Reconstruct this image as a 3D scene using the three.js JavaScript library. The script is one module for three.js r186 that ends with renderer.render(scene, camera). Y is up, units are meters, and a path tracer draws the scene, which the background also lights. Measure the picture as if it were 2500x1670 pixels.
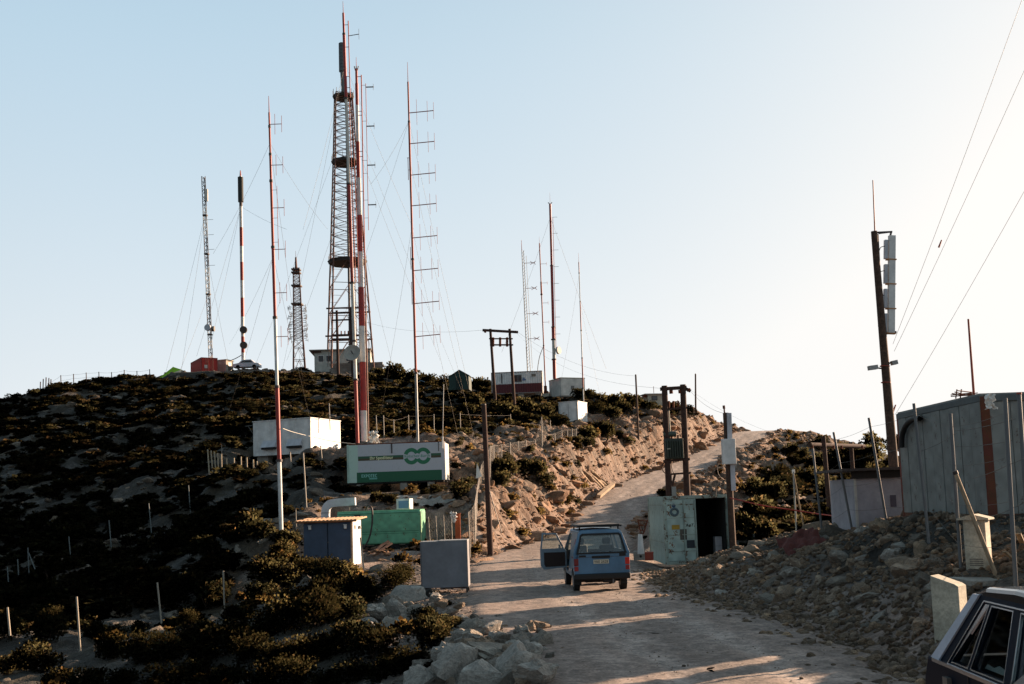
import * as THREE from 'three';
import { mergeGeometries, toCreasedNormals } from 'three/addons/utils/BufferGeometryUtils.js';
import { RoundedBoxGeometry } from 'three/addons/geometries/RoundedBoxGeometry.js';
import { createNoise2D, createNoise3D } from 'simplex-noise';

// ---------------------------------------------------------------- camera, sky, sun, exposure
const F = 2430, EYE = 2.6, PITCH = Math.atan(177 / F), ROLL = 0.035;
const scene = new THREE.Scene();
const camera = new THREE.PerspectiveCamera(2 * Math.atan(835 / F) * 180 / Math.PI, 2500 / 1670, 0.1, 9000);
camera.position.set(0, EYE, 0);
camera.rotation.order = 'YXZ';
camera.rotation.set(Math.atan(213 / F), 0, -ROLL);
camera.setViewOffset(2500, 1670, 0, -177, 2500, 1670);
camera.updateMatrixWorld();

const EXPOSURE = 3.2;
const renderer = new THREE.WebGLRenderer({ antialias: true });
renderer.setSize(1024, 684);
renderer.toneMapping = THREE.LinearToneMapping;
renderer.toneMappingExposure = EXPOSURE;
renderer.shadowMap.enabled = true;

const SUN_AZ = 31 * Math.PI / 180, SUN_EL = 14.5 * Math.PI / 180;     // azimuth ahead of straight right
const sunDir = new THREE.Vector3(Math.cos(SUN_EL) * Math.cos(SUN_AZ), Math.sin(SUN_EL), -Math.cos(SUN_EL) * Math.sin(SUN_AZ));
const sun = new THREE.DirectionalLight(new THREE.Color().setRGB(1, 0.7, 0.48), 5);
sun.position.copy(sunDir).multiplyScalar(300).add(new THREE.Vector3(0, 0, -70));
sun.target.position.set(0, 0, -70);
sun.castShadow = true;
sun.shadow.radius = 1.2;
sun.shadow.mapSize.set(4096, 4096);
Object.assign(sun.shadow.camera, { left: -120, right: 120, top: 90, bottom: -90, near: 10, far: 700 });
scene.add(sun, sun.target);

{ // the evening sky: blue above and away from the sun, a bright warm-white haze low down towards it
  const w = 1024, h = 512, data = new Float32Array(w * h * 4), d = new THREE.Vector3();
  const ss = (a, b, x) => { const t = Math.min(1, Math.max(0, (x - a) / (b - a))); return t * t * (3 - 2 * t); };
  for (let j = 0; j < h; j++) for (let i = 0; i < w; i++) {
    const el = ((j + 0.5) / h - 0.5) * Math.PI, az = ((i + 0.5) / w - 0.5) * 2 * Math.PI;
    d.set(Math.cos(el) * Math.cos(az), Math.sin(el), Math.cos(el) * Math.sin(az));
    const cosS = d.dot(sunDir), ang = Math.acos(Math.max(-1, Math.min(1, cosS))) * 180 / Math.PI, e = Math.max(0, el) * 180 / Math.PI;
    const glow = Math.exp(-((ang / 39) ** 2)), low = Math.exp(-((e / 21) ** 1.4)), away = ss(75, 150, ang), high = ss(22, 70, e);
    const haze = Math.min(1, glow * 1.02 + low * (0.92 - 0.3 * away));
    const blue = [0.36, 0.585, 0.765], white = [0.93 + 0.2 * glow, 0.945 + 0.11 * glow, 0.945 + 0.04 * glow];
    const dim = 1.0 * (1 - 0.63 * high * (1 - 0.5 * glow)) * (1 - 0.55 * away);
    for (let c = 0; c < 3; c++) {
      let v = (blue[c] + (white[c] - blue[c]) * haze) * dim;
      if (el < 0) v = v + ([0.10, 0.10, 0.11][c] - v) * ss(0, 0.12, -el);
      data[(j * w + i) * 4 + c] = v / EXPOSURE;
    }
    data[(j * w + i) * 4 + 3] = 1;
  }
  const t = new THREE.DataTexture(data, w, h, THREE.RGBAFormat, THREE.FloatType);
  t.mapping = THREE.EquirectangularReflectionMapping; t.magFilter = t.minFilter = THREE.LinearFilter; t.wrapS = THREE.RepeatWrapping; t.needsUpdate = true;
  scene.background = t; scene.environment = t;
}
// scene.fog = new THREE.FogExp2(new THREE.Color().setRGB(0.75, 0.8, 0.86), 0.00045);

// ---------------------------------------------------------------- helpers
let seedState = 12345;
const rnd = () => { seedState = (seedState + 0x6d2b79f5) | 0; let t = Math.imul(seedState ^ (seedState >>> 15), 1 | seedState); t = (t + Math.imul(t ^ (t >>> 7), 61 | t)) ^ t; return ((t ^ (t >>> 14)) >>> 0) / 4294967296; };
const rr = (a, b) => a + (b - a) * rnd();
const clamp = (x, a = 0, b = 1) => Math.min(b, Math.max(a, x));
const lerp = (a, b, t) => a + (b - a) * t;
const sstep = (a, b, x) => { const t = clamp((x - a) / (b - a)); return t * t * (3 - 2 * t); };
const V = (x, y, z) => new THREE.Vector3(x, y, z);
const n2 = createNoise2D(rnd), n2b = createNoise2D(rnd), n3 = createNoise3D(rnd);
const fbm = (x, z, o = 4, g = 0.5) => { let s = 0, a = 1, n = 0; for (let i = 0; i < o; i++) { s += a * n2(x, z); n += a; a *= g; x = x * 2.03 + 17.3; z = z * 2.03 - 9.1; } return s / n; };
const ridge = (x, z, o = 3) => { let s = 0, a = 1, n = 0; for (let i = 0; i < o; i++) { s += a * (1 - 2 * Math.abs(n2b(x, z))); n += a; a *= 0.5; x = x * 2.1 + 5.7; z = z * 2.1 + 3.3; } return s / n; };

// a place in the world from where it appears in the photograph (2500 x 1670) and its distance ahead
const cr = Math.cos(ROLL), sr = Math.sin(ROLL), ct = Math.cos(Math.atan(213 / F)), st = Math.sin(Math.atan(213 / F));
function W(px, py, d) {
  const u = (px - 1250) / F, v = -(py - 1012) / F;
  const x = u * cr + v * sr, y0 = -u * sr + v * cr;           // undo the roll
  const y = y0 * ct + st, z = ct - y0 * st;                   // undo the tilt
  return V(x / z * d, EYE + y / z * d, -d);
}

const names = new Map();
function numbered(n) { const c = names.get(n) ?? 0; names.set(n, c + 1); return c ? `${n}_${String(c).padStart(3, '0')}` : n; }
function tag(o, label, category, group) { o.userData = { label, category }; if (group) o.userData.group = group; return o; }
function thing(name, label, category, pos = V(0, 0, 0), group, yaw = 0) {
  const o = new THREE.Group(); o.name = numbered(name); scene.add(o); o.position.copy(pos); o.rotation.y = yaw;
  return tag(o, label, category, group);
}
function add(parent, name, geo, mat, label) {
  const m = new THREE.Mesh(Array.isArray(geo) ? mergeGeometries(geo.map(flat)) : geo, mat);
  m.name = parent === scene ? numbered(name) : name; m.castShadow = m.receiveShadow = true; parent.add(m);
  if (label) m.userData.label = label;
  return m;
}
function addAll(parent, name, geos, mat) { return geos.map((g) => add(parent, name, g, mat)); }
function flat(g) { const q = g.index ? g.toNonIndexed() : g; for (const k of Object.keys(q.attributes)) if (!['position', 'normal', 'uv', 'color'].includes(k)) q.deleteAttribute(k); if (!q.attributes.uv) q.setAttribute('uv', new THREE.BufferAttribute(new Float32Array(q.attributes.position.count * 2), 2)); return q; }
function structure(o, label) { o.userData = { kind: 'structure', ...(label ? { label } : {}) }; return o; }
function stuff(o, label, category) { o.userData = { kind: 'stuff' }; if (label) o.userData.label = label; if (category) o.userData.category = category; return o; }

// uv in metres from the way each face points
function uvm(g, s = 1) {
  g = g.index ? g.toNonIndexed() : g; if (!g.attributes.normal) g.computeVertexNormals();
  const p = g.attributes.position, uv = new Float32Array(p.count * 2), a = V(), b = V(), c = V();
  for (let i = 0; i < p.count; i += 3) {
    a.fromBufferAttribute(p, i); b.fromBufferAttribute(p, i + 1).sub(a); c.fromBufferAttribute(p, i + 2).sub(a);
    const n = b.clone().cross(c), x = Math.abs(n.x), y = Math.abs(n.y), z = Math.abs(n.z);
    for (let k = 0; k < 3; k++) {
      a.fromBufferAttribute(p, i + k);
      const [u, v] = x > y && x > z ? [a.z, a.y] : y > z ? [a.x, a.z] : [a.x, a.y];
      uv[(i + k) * 2] = u * s; uv[(i + k) * 2 + 1] = v * s;
    }
  }
  g.setAttribute('uv', new THREE.BufferAttribute(uv, 2)); return g;
}
function box(w, h, d, x = 0, y = 0, z = 0, r = 0) {                  // x, z centre, y underneath
  const q = Math.min(r, w / 2.01, h / 2.01, d / 2.01);
  const g = q > 0 ? new RoundedBoxGeometry(w, h, d, 2, q) : new THREE.BoxGeometry(w, h, d);
  g.translate(x, y + h / 2, z); return uvm(g);
}
function bar(p, q, r1, r2 = r1, seg = 7) {
  const l = p.distanceTo(q), g = new THREE.CylinderGeometry(r2, r1, l, seg, 1), m = new THREE.Matrix4();
  m.makeRotationFromQuaternion(new THREE.Quaternion().setFromUnitVectors(V(0, 1, 0), q.clone().sub(p).normalize()));
  g.applyMatrix4(m); g.translate((p.x + q.x) / 2, (p.y + q.y) / 2, (p.z + q.z) / 2); return g;
}
function beam(p, q, w, h) {                                          // a squared timber
  const l = p.distanceTo(q), g = new THREE.BoxGeometry(w, l, h), m = new THREE.Matrix4();
  m.makeRotationFromQuaternion(new THREE.Quaternion().setFromUnitVectors(V(0, 1, 0), q.clone().sub(p).normalize()));
  g.applyMatrix4(m); g.translate((p.x + q.x) / 2, (p.y + q.y) / 2, (p.z + q.z) / 2); return uvm(g);
}
function tube(pts, r, seg = 24, rad = 6) { return new THREE.TubeGeometry(new THREE.CatmullRomCurve3(pts), seg, r, rad, false); }
function cable(p, q, sag, r = 0.012, seg = 10) {
  const pts = []; for (let i = 0; i <= seg; i++) { const t = i / seg, v = p.clone().lerp(q, t); v.y -= sag * 4 * t * (1 - t); pts.push(v); }
  return tube(pts, r, seg * 2, 4);
}
const plate = (shape, depth, bevel = 0) => { const g = new THREE.ExtrudeGeometry(shape, { depth, bevelEnabled: bevel > 0, bevelThickness: bevel, bevelSize: bevel, bevelSegments: 2, curveSegments: 20 }); return g; };
const poly = (pts) => { const s = new THREE.Shape(); pts.forEach(([x, y], i) => i ? s.lineTo(x, y) : s.moveTo(x, y)); s.closePath(); return s; };

// corrugated sheet: w wide along x, h high, ribs of the given pitch standing proud along +z
function corrugated(w, h, pitch = 0.28, depth = 0.036, t = 0.03) {
  const n = Math.max(2, Math.round(w / pitch)), p = w / n, pts = [];
  for (let i = 0; i < n; i++) { const x = -w / 2 + i * p; pts.push([x, 0], [x + p * 0.3, 0], [x + p * 0.42, depth], [x + p * 0.88, depth]); }
  pts.push([w / 2, 0]);
  const s = poly([...pts, [w / 2, -t], [-w / 2, -t]]), g = plate(s, h);
  g.rotateX(-Math.PI / 2); g.scale(1, 1, -1);
  const idx = g.index; if (idx) { for (let i = 0; i < idx.count; i += 3) { const a = idx.getX(i); idx.setX(i, idx.getX(i + 1)); idx.setX(i + 1, a); } } else { const P = g.attributes.position.array; for (let i = 0; i < P.length; i += 9) for (let k = 0; k < 3; k++) { const a = P[i + k]; P[i + k] = P[i + 3 + k]; P[i + 3 + k] = a; } }
  g.deleteAttribute('normal'); g.deleteAttribute('uv'); g.computeVertexNormals(); return uvm(g);
}

// ---------------------------------------------------------------- materials
function canvasTex(size, draw, srgb = true, h = size) {
  const c = document.createElement('canvas'); c.width = size; c.height = h; const g = c.getContext('2d'); draw(g, size, h);
  const t = new THREE.CanvasTexture(c); if (srgb) t.colorSpace = THREE.SRGBColorSpace; t.wrapS = t.wrapT = THREE.RepeatWrapping; t.anisotropy = 8; return t;
}
const hash = (i, j, n) => { let h = Math.imul(i, 374761393) ^ Math.imul(j, 668265263) ^ Math.imul(n + 11, 1274126177); h = Math.imul(h ^ (h >>> 13), 1274126177); return ((h ^ (h >>> 16)) >>> 0) / 2147483648 - 1; };
const tn = (x, y, n, f) => { // value noise that tiles over 0..1, f cells a side
  f = Math.max(2, Math.round(f)); x = ((x % 1) + 1) % 1 * f; y = ((y % 1) + 1) % 1 * f; const i = Math.floor(x), j = Math.floor(y), u = sstep(0, 1, x - i), v = sstep(0, 1, y - j), i1 = (i + 1) % f, j1 = (j + 1) % f;
  return lerp(lerp(hash(i, j, n), hash(i1, j, n), u), lerp(hash(i, j1, n), hash(i1, j1, n), u), v);
};
function noiseTex(size, fn, srgb) {
  return canvasTex(size, (g) => {
    const im = g.createImageData(size, size);
    for (let j = 0; j < size; j++) for (let i = 0; i < size; i++) { const v = fn(i / size, j / size, i, j); for (let c = 0; c < 3; c++) im.data[(j * size + i) * 4 + c] = clamp(Array.isArray(v) ? v[c] : v) * 255; im.data[(j * size + i) * 4 + 3] = 255; }
    g.putImageData(im, 0, 0);
  }, srgb);
}
const grimeTex = noiseTex(256, (x, y) => { const a = 0.5 * tn(x, y, 1, 4) + 0.3 * tn(x, y, 5, 11) + 0.2 * tn(x, y, 9, 34); return 0.9 + 0.13 * a + 0.05 * (rnd() - 0.5); }, true);
grimeTex.repeat.set(0.55, 0.55);
const concreteTex = noiseTex(256, (x, y) => { const a = 0.4 * tn(x, y, 2, 5) + 0.3 * tn(x, y, 6, 17) + 0.3 * tn(x, y, 3, 50); return 0.84 + 0.2 * a + 0.1 * (rnd() - 0.5); }, true);
const groundTex = noiseTex(512, (x, y) => { const a = 0.34 * tn(x, y, 2, 6) + 0.33 * tn(x, y, 7, 22) + 0.33 * tn(x, y, 4, 70); const k = 0.74 + 0.34 * a + 0.2 * (rnd() - 0.5); return [k, k * 0.985, k * 0.97]; }, true);
const groundBump = noiseTex(512, (x, y) => { const a = 0.4 * (1 - 2 * Math.abs(tn(x, y, 12, 9))) + 0.35 * tn(x, y, 17, 28) + 0.25 * tn(x, y, 14, 80); return 0.5 + 0.42 * a + 0.12 * (rnd() - 0.5); }, false);
const barkTex = noiseTex(128, (x, y) => { const a = tn(x, y, 3, 30) * 0.6 + tn(x, y, 8, 9) * 0.4; return 0.8 + 0.24 * a; }, true);
function rustTex(base, rust, amount) { // paint with patches where it has flaked to rust
  return noiseTex(256, (x, y) => {
    const a = 0.5 * tn(x, y, 21, 5) + 0.3 * tn(x, y, 25, 16) + 0.25 * tn(x, y, 29, 44), k = sstep(1 - amount - 0.1, 1 - amount + 0.12, a * 0.9 + 0.5), g = 0.93 + 0.09 * tn(x, y, 31, 8) + 0.05 * (rnd() - 0.5);
    return [0, 1, 2].map((c) => lerp(base[c], rust[c] * (0.8 + 0.4 * rnd()), k) * g);
  }, true);
}
const hex = (h) => { const c = new THREE.Color(h); return [c.r, c.g, c.b]; };
const srgbOf = (h) => [(h >> 16 & 255) / 255, (h >> 8 & 255) / 255, (h & 255) / 255];
const mat = (h, rough = 0.7, o = {}) => new THREE.MeshStandardMaterial({ color: h, roughness: rough, map: grimeTex, ...o });
const rusty = (h, amount = 0.2, rough = 0.65, rust = 0x5a3018) => { const t = rustTex(srgbOf(h), srgbOf(rust), amount); t.repeat.set(0.7, 0.7); return new THREE.MeshStandardMaterial({ map: t, roughness: rough }); };
const M = {
  white: mat(0xdcdcd8, 0.6), whiteRust: rusty(0xd8d8d2, 0.08), offwhite: mat(0xc9c6bd, 0.75), red: mat(0x9c2318, 0.55), redOld: mat(0xa6452f, 0.65), maroon: mat(0x5c1c20, 0.7), darkgreen: mat(0x17352e, 0.7),
  steel: mat(0x6d6c69, 0.5, { metalness: 0.4 }), darksteel: mat(0x413733, 0.65), galv: mat(0x8d8f8e, 0.5, { metalness: 0.5 }), rust: mat(0x6a3319, 0.9), rustOrange: mat(0xa9542b, 0.85), black: mat(0x151515, 0.7), rubber: mat(0x1a1a1a, 0.9),
  wood: new THREE.MeshStandardMaterial({ color: 0x5a4334, roughness: 0.9, map: barkTex }), darkwood: new THREE.MeshStandardMaterial({ color: 0x4a3127, roughness: 0.92, map: barkTex }), palewood: new THREE.MeshStandardMaterial({ color: 0xb39a7c, roughness: 0.85, map: barkTex }),
  concrete: new THREE.MeshStandardMaterial({ color: 0xa39d92, roughness: 0.92, map: concreteTex, bumpMap: concreteTex, bumpScale: 0.006 }), paleconcrete: new THREE.MeshStandardMaterial({ color: 0xc9c2ae, roughness: 0.9, map: concreteTex, bumpMap: concreteTex, bumpScale: 0.006 }),
  cable: mat(0x55504c, 0.7), redcable: mat(0xa8311f, 0.6), glass: new THREE.MeshPhysicalMaterial({ color: 0xdfe6e6, roughness: 0.03, transmission: 1, thickness: 0, ior: 1.5 }),
  darkglass: new THREE.MeshStandardMaterial({ color: 0x14181c, roughness: 0.08 }), cloth: new THREE.MeshStandardMaterial({ color: 0xd8d4cc, roughness: 0.95, side: THREE.DoubleSide }),
  panel: mat(0xc4c6cb, 0.5), lamp: mat(0x9c9a96, 0.5), chrome: new THREE.MeshStandardMaterial({ color: 0xc8ccd2, roughness: 0.22, metalness: 1 }),
};
M.postMetal = mat(0x8f8a80, 0.6, { metalness: 0.2 }); M.wire = mat(0x625e58, 0.6, { metalness: 0.3 });
// ---------------------------------------------------------------- the ground
// stations of the dirt road: left and right edge where the photograph shows them; the heights follow
const roadStations = [];
{
  const S = (lx, rx, z, y) => roadStations.push({ z, lx, rx, y });
  S(-3, 7, 14, 0.1); S(-1.2, 6.4, 0, 0); S(0.2, 5.6, -11, 0); S(0.35, 5.2, -14, 0); S(-0.2, 5.4, -18, 0); S(-0.95, 5.0, -23, -0.02); S(-1.5, 4.3, -29.5, -0.06); S(-1.8, 4.7, -38, -0.02); S(-1.4, 5.3, -47, 0.05);
  const P = (l, r, d) => { const a = W(l[0], l[1], d), b = W(r[0], r[1], d); S(a.x, b.x, -d, (a.y + b.y) / 2); };
  P([1300, 1322], [1548, 1318], 54.5); P([1374, 1297], [1545, 1291], 60.5); P([1420, 1244], [1587, 1238], 70); P([1502, 1186], [1661, 1180], 82); P([1640, 1132], [1757, 1128], 96); P([1745, 1081], [1850, 1078], 110); P([1812, 1055], [1912, 1050], 122);
  S(38.5, 43, -134, 9.6); S(46, 51, -150, 6); S(60, 65, -180, -4); S(80, 90, -260, -30);
}
function road(z) {
  const s = roadStations; let i = 0; if (z >= s[0].z) return { ...s[0] }; if (z <= s[s.length - 1].z) return { ...s[s.length - 1] };
  while (z < s[i + 1].z) i++;
  const a = s[i], b = s[i + 1], p = s[Math.max(0, i - 1)], n = s[Math.min(s.length - 1, i + 2)], t = (z - a.z) / (b.z - a.z), o = {};
  for (const k of ['lx', 'rx', 'y']) {
    const ma = (b[k] - p[k]) / (b.z - p.z || 1) * (b.z - a.z), mb = (n[k] - a[k]) / (n.z - a.z || 1) * (b.z - a.z), t2 = t * t, t3 = t2 * t;
    o[k] = (2 * t3 - 3 * t2 + 1) * a[k] + (t3 - 2 * t2 + t) * ma + (-2 * t3 + 3 * t2) * b[k] + (t3 - t2) * mb;
  }
  return o;
}
const ctrl = [];
const C = (px, py, d) => ctrl.push(W(px, py, d));
const G = (x, y, z) => ctrl.push(V(x, y, z));
// hill crest from left to right
C(-250, 1075, 130); C(0, 985, 138); C(100, 962, 140); C(200, 942, 142); C(300, 925, 145); C(390, 926, 147); C(430, 930, 145); C(480, 915, 147); C(560, 902, 151); C(640, 903, 151); C(760, 909, 150); C(855, 914, 149); C(935, 907, 150); C(1000, 927, 142); C(1100, 947, 132); C(1160, 955, 124); C(1240, 968, 117); C(1330, 966, 115); C(1440, 976, 112); C(1510, 988, 112); C(1595, 992, 114); C(1700, 1010, 117); C(1745, 1040, 116);
// the slope in front
C(-100, 1150, 100); C(100, 1100, 100); C(300, 1040, 112); C(400, 960, 132); C(600, 955, 127); C(850, 958, 126); C(700, 1003, 101); C(300, 1130, 88); C(100, 1250, 74); C(300, 1210, 73); C(500, 1142, 77); C(560, 1143, 76); C(600, 1152, 74); C(812, 1122, 76); C(700, 1152, 73); C(870, 1080, 72); C(960, 1072, 72); C(1090, 1082, 70); C(1000, 1003, 105); C(1250, 1003, 104); C(1150, 1052, 86); C(1300, 1043, 90); C(1450, 1060, 92); C(1550, 1013, 105); C(1390, 1030, 97);
C(460, 1265, 60); C(365, 1320, 58); C(270, 1370, 57); C(170, 1400, 56); C(20, 1420, 58); C(-150, 1450, 60); C(0, 1555, 38); C(-150, 1600, 40);
C(200, 1602, 35); C(395, 1548, 40); C(548, 1512, 42); C(704, 1462, 45); C(890, 1428, 40); C(0, 1690, 26); C(300, 1690, 24); C(600, 1690, 22); C(850, 1680, 21); C(980, 1590, 21);
C(687, 1309, 48); C(620, 1290, 55); C(720, 1180, 62); C(860, 1197, 61.5); C(1080, 1190, 61.5); C(960, 1230, 55); C(780, 1225, 55); C(1010, 1262, 53); C(880, 1347, 50); C(1020, 1343, 50); C(740, 1400, 42); C(870, 1378, 42); C(930, 1395, 38); C(1030, 1440, 31);
// bank on the left of the road
C(1196, 1288, 48); C(1160, 1330, 47); C(1180, 1205, 57); C(1110, 1215, 57); C(1130, 1150, 65); C(1260, 1190, 65); C(1350, 1150, 70); C(1430, 1110, 77); C(1520, 1085, 86); C(1610, 1052, 97); C(1690, 1035, 107); C(1230, 1110, 72); C(1350, 1095, 78);
// right of the road: spoil slope and scrub
C(1650, 1230, 64); C(1760, 1225, 66); C(1860, 1200, 76); C(1700, 1180, 82); C(1800, 1150, 90); C(1900, 1255, 60); C(1850, 1315, 47); C(2000, 1190, 78); C(2080, 1240, 62); C(1960, 1130, 100); C(1935, 1075, 116); C(2000, 1090, 108); C(2050, 1112, 102); C(2100, 1128, 98); C(2180, 1148, 95); C(2300, 1180, 90); C(2000, 1320, 42); C(2150, 1290, 40); C(1960, 1064, 120);
C(1625, 1390, 38); C(1790, 1385, 38); C(1700, 1370, 44);
// rubble bank and what stands on it
C(1640, 1392, 34); C(1730, 1368, 33.5); C(1800, 1350, 32); C(1900, 1338, 29); C(2000, 1322, 28); C(2100, 1293, 26.5); C(2200, 1282, 24); C(2350, 1286, 21.5); C(2480, 1296, 20); C(2120, 1400, 22); C(2250, 1400, 19); C(1960, 1430, 23.5); C(1800, 1440, 26); C(2050, 1520, 19); C(2280, 1470, 16.8); C(2400, 1408, 17.4); C(2500, 1412, 16.5);
G(12.3, 2, -27); G(13.5, 1.9, -21); G(15, 1.5, -15); G(12, 1.2, -10); G(6.6, 0.5, -8); G(4.2, 0.45, -6); G(4, 0.35, -3); G(9, 0.7, -2); G(7, 0.75, -13);
// near and behind the camera, and far ground beyond the crest
G(0, 0, 5); G(-4, -0.6, -8); G(-5, -0.8, 5); G(-14, -3, 0); G(20, 1, 5); G(0, 0, 40); G(-40, -8, 20); G(40, -4, 20); G(-60, -3, -40); G(-110, -6, -60); G(-90, 11, -105); G(40, -4, -40); G(30, -1, -60); G(60, -14, -70); G(50, 0, -100);
G(-55, 15, -185); G(-100, 6, -170); G(-25, 17, -185); G(0, 9, -165); G(18, 7, -150); G(20, 9.5, -133); G(44, 6, -128); G(55, -3, -140); G(70, -16, -120); G(30, -8, -220); G(-60, -6, -260); G(-170, -15, -160); G(-140, -20, -20);
// thin-plate spline through all of them
const tps = (() => {
  const n = ctrl.length, N = n + 3, A = [], U = (r2) => r2 < 1e-9 ? 0 : 0.5 * r2 * Math.log(r2);
  for (let i = 0; i < n; i++) { const row = new Float64Array(N + 1); for (let j = 0; j < n; j++) { const dx = (ctrl[i].x - ctrl[j].x) / 50, dz = (ctrl[i].z - ctrl[j].z) / 50; row[j] = U(dx * dx + dz * dz) + (i === j ? 0.00035 : 0); } row[n] = 1; row[n + 1] = ctrl[i].x / 50; row[n + 2] = ctrl[i].z / 50; row[N] = ctrl[i].y; A.push(row); }
  for (let k = 0; k < 3; k++) { const row = new Float64Array(N + 1); for (let j = 0; j < n; j++) row[j] = k ? (k === 1 ? ctrl[j].x : ctrl[j].z) / 50 : 1; A.push(row); }
  for (let i = 0; i < N; i++) {
    let p = i; for (let r = i + 1; r < N; r++) if (Math.abs(A[r][i]) > Math.abs(A[p][i])) p = r;
    [A[i], A[p]] = [A[p], A[i]];
    for (let r = i + 1; r < N; r++) { const f = A[r][i] / A[i][i]; if (f) for (let c = i; c <= N; c++) A[r][c] -= f * A[i][c]; }
  }
  const w = new Float64Array(N); for (let i = N - 1; i >= 0; i--) { let s = A[i][N]; for (let c = i + 1; c < N; c++) s -= A[i][c] * w[c]; w[i] = s / A[i][i]; }
  return (x, z) => { let s = w[n] + w[n + 1] * x / 50 + w[n + 2] * z / 50; for (let j = 0; j < n; j++) { const dx = (x - ctrl[j].x) / 50, dz = (z - ctrl[j].z) / 50, r2 = dx * dx + dz * dz; if (r2 > 1e-9) s += w[j] * 0.5 * r2 * Math.log(r2); } return s; };
})();
// level platforms that were cut for buildings: x, z, half extents, height
const pads = [];
function pad(x, z, rx, rz, y) { pads.push({ x, z, rx, rz, y }); }
{ const a = W(713, 1150, 75); pad(a.x, a.z - 2.6, 4, 5, a.y); }
{ const a = W(482, 915, 147); pad(a.x + 0.4, a.z - 1, 3.2, 4, a.y); }
{ const a = W(1260, 972, 117); pad(a.x, a.z - 1, 4, 3, a.y - 0.3); }
{ const a = W(970, 1203, 61); pad(a.x, a.z - 0.3, 3.4, 2.2, a.y); }
{ const a = W(950, 1343, 49.5); pad(a.x, a.z - 0.3, 2.6, 2.4, a.y); }
{ const a = W(790, 1384, 41.6); pad(a.x, a.z - 0.2, 1.9, 1.6, a.y); }
// places kept free of bumps so that what stands there is seen down to its foot
const calm = [[713, 1120, 77, 5], [970, 1200, 60, 5], [950, 1350, 48, 4], [800, 1390, 41, 3], [1085, 1440, 30, 2.2], [482, 918, 146, 6], [1260, 968, 117, 5], [1390, 965, 112, 3], [1405, 1025, 95, 2.5], [1600, 990, 113, 2], [850, 905, 151, 9], [850, 915, 146, 10], [620, 906, 149, 8], [440, 925, 145, 4], [500, 920, 144, 5], [1120, 948, 119, 3], [413, 922, 146.5, 5], [2150, 1290, 27, 3]].map(([x, y, d, r]) => { const p = W(x, y, d); return { x: p.x, z: p.z, r }; });
function roadDist(x, z) { const r = road(z); return { d: Math.max(r.lx - x, x - r.rx), left: x < (r.lx + r.rx) / 2, y: r.y, u: (x - r.lx) / (r.rx - r.lx) }; }
function base(x, z) {
  const far = sstep(150, 420, Math.hypot(x, z + 70));
  let h = far < 1 ? tps(clamp(x, -320, 320), clamp(z, -360, 260)) : 0;
  h = lerp(h, -90 + 14 * fbm(x / 400, z / 400, 3), far);
  for (const p of pads) { const k = sstep(1.6, 1, Math.max(Math.abs(x - p.x) / p.rx, Math.abs(z - p.z) / p.rz)); if (k > 0) h = lerp(h, p.y, k); }
  return h;
}
// kinds of ground: earthy cut banks, bare rock, trodden dirt
function zones(x, z) {
  const r = roadDist(x, z), D = -z;
  const bankL = r.left ? sstep(13, 5, r.d) * sstep(40, 48, D) : 0, bankR = !r.left ? sstep(13, 8, r.d + 2.5 * fbm(x / 5, z / 5, 2)) * sstep(50, 62, D) : 0;
  const cut = clamp(Math.max(bankL, bankR)) * sstep(140, 125, D);
  const lot = sstep(3.2, 0.6, r.d + 0.7 * fbm(x * 0.6, z * 0.6, 3)) * sstep(52, 46, D);
  const yard = sstep(0, 1, 1.5 - Math.hypot((x + 5.2) / 5, (z + 46) / 9)) * 0.9;
  const rubble = x > r.rx - 0.3 && D < 36 && D > 2 ? sstep(0, 1.2, r.d) : 0;
  const terrace = Math.max(0, 1 - Math.hypot((x + 8) / 7, (z + 69) / 5)) + Math.max(0, 1 - Math.hypot((x + 18) / 7, (z + 72) / 4));
  const crown = sstep(0, 1, 1.3 - Math.hypot((x + 36) / 22, (z + 151) / 8));
  return { r, cut, lot: Math.max(lot, yard), rubble, terrace: clamp(terrace * 1.6), crown };
}
function detail(x, z, q) {
  const D = -z, hush = calm.reduce((k, c) => Math.min(k, 0.12 + 0.88 * sstep(c.r * 0.6, c.r * 1.2, Math.hypot(x - c.x, z - c.z))), 1), quiet = hush * sstep(0.2, 2.2, q.r.d) * (1 - 0.85 * q.lot), D2 = clamp(D / 60, 0.25, 1);
  let h = 0;
  if (D > -30) {
    h += quiet * (0.55 * D2 * fbm(x / 7, z / 7, 4) + 0.18 * ridge(x / 2.1, z / 2.1, 3));
    const step = fbm(x / 11 + 40, z / 11, 3);
    h += quiet * 0.5 * D2 * sstep(0.15, 0.35, step) * (1 - q.cut);
    if (q.cut > 0) { const u = x * 0.35 - z * 0.94, v = x * 0.94 + z * 0.35; h += quiet * q.cut * (0.62 * ridge(u / 2.4, v / 6.5, 4) + 0.42 * fbm(u / 0.9, v / 2.0, 3) + 0.25 * ridge(x / 5, z / 5, 2)); }
    if (q.rubble > 0) h += q.rubble * (0.16 * ridge(x / 0.9, z / 0.9, 2));
    h += 0.02 * fbm(x / 0.8, z / 0.8, 2);
  }
  return h;
}
function heightOf(x, z, q = zones(x, z)) {
  const b = base(x, z), r = q.r, w = r.left ? (z < -44 ? 2.6 : 1.6) : (z < -52 ? 2.2 : z > -36 ? 1.6 : 1.2);
  const active = z > -260 && z < 14;
  const k = active ? sstep(0, w, r.d) : 1;
  return lerp(r.y, b, k) + (active || z > -300 ? detail(x, z, q) : 0);
}
const H = (x, z) => heightOf(x, z);
const onGround = (p, sink = 0) => V(p.x, H(p.x, p.z) - sink, p.z);
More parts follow.
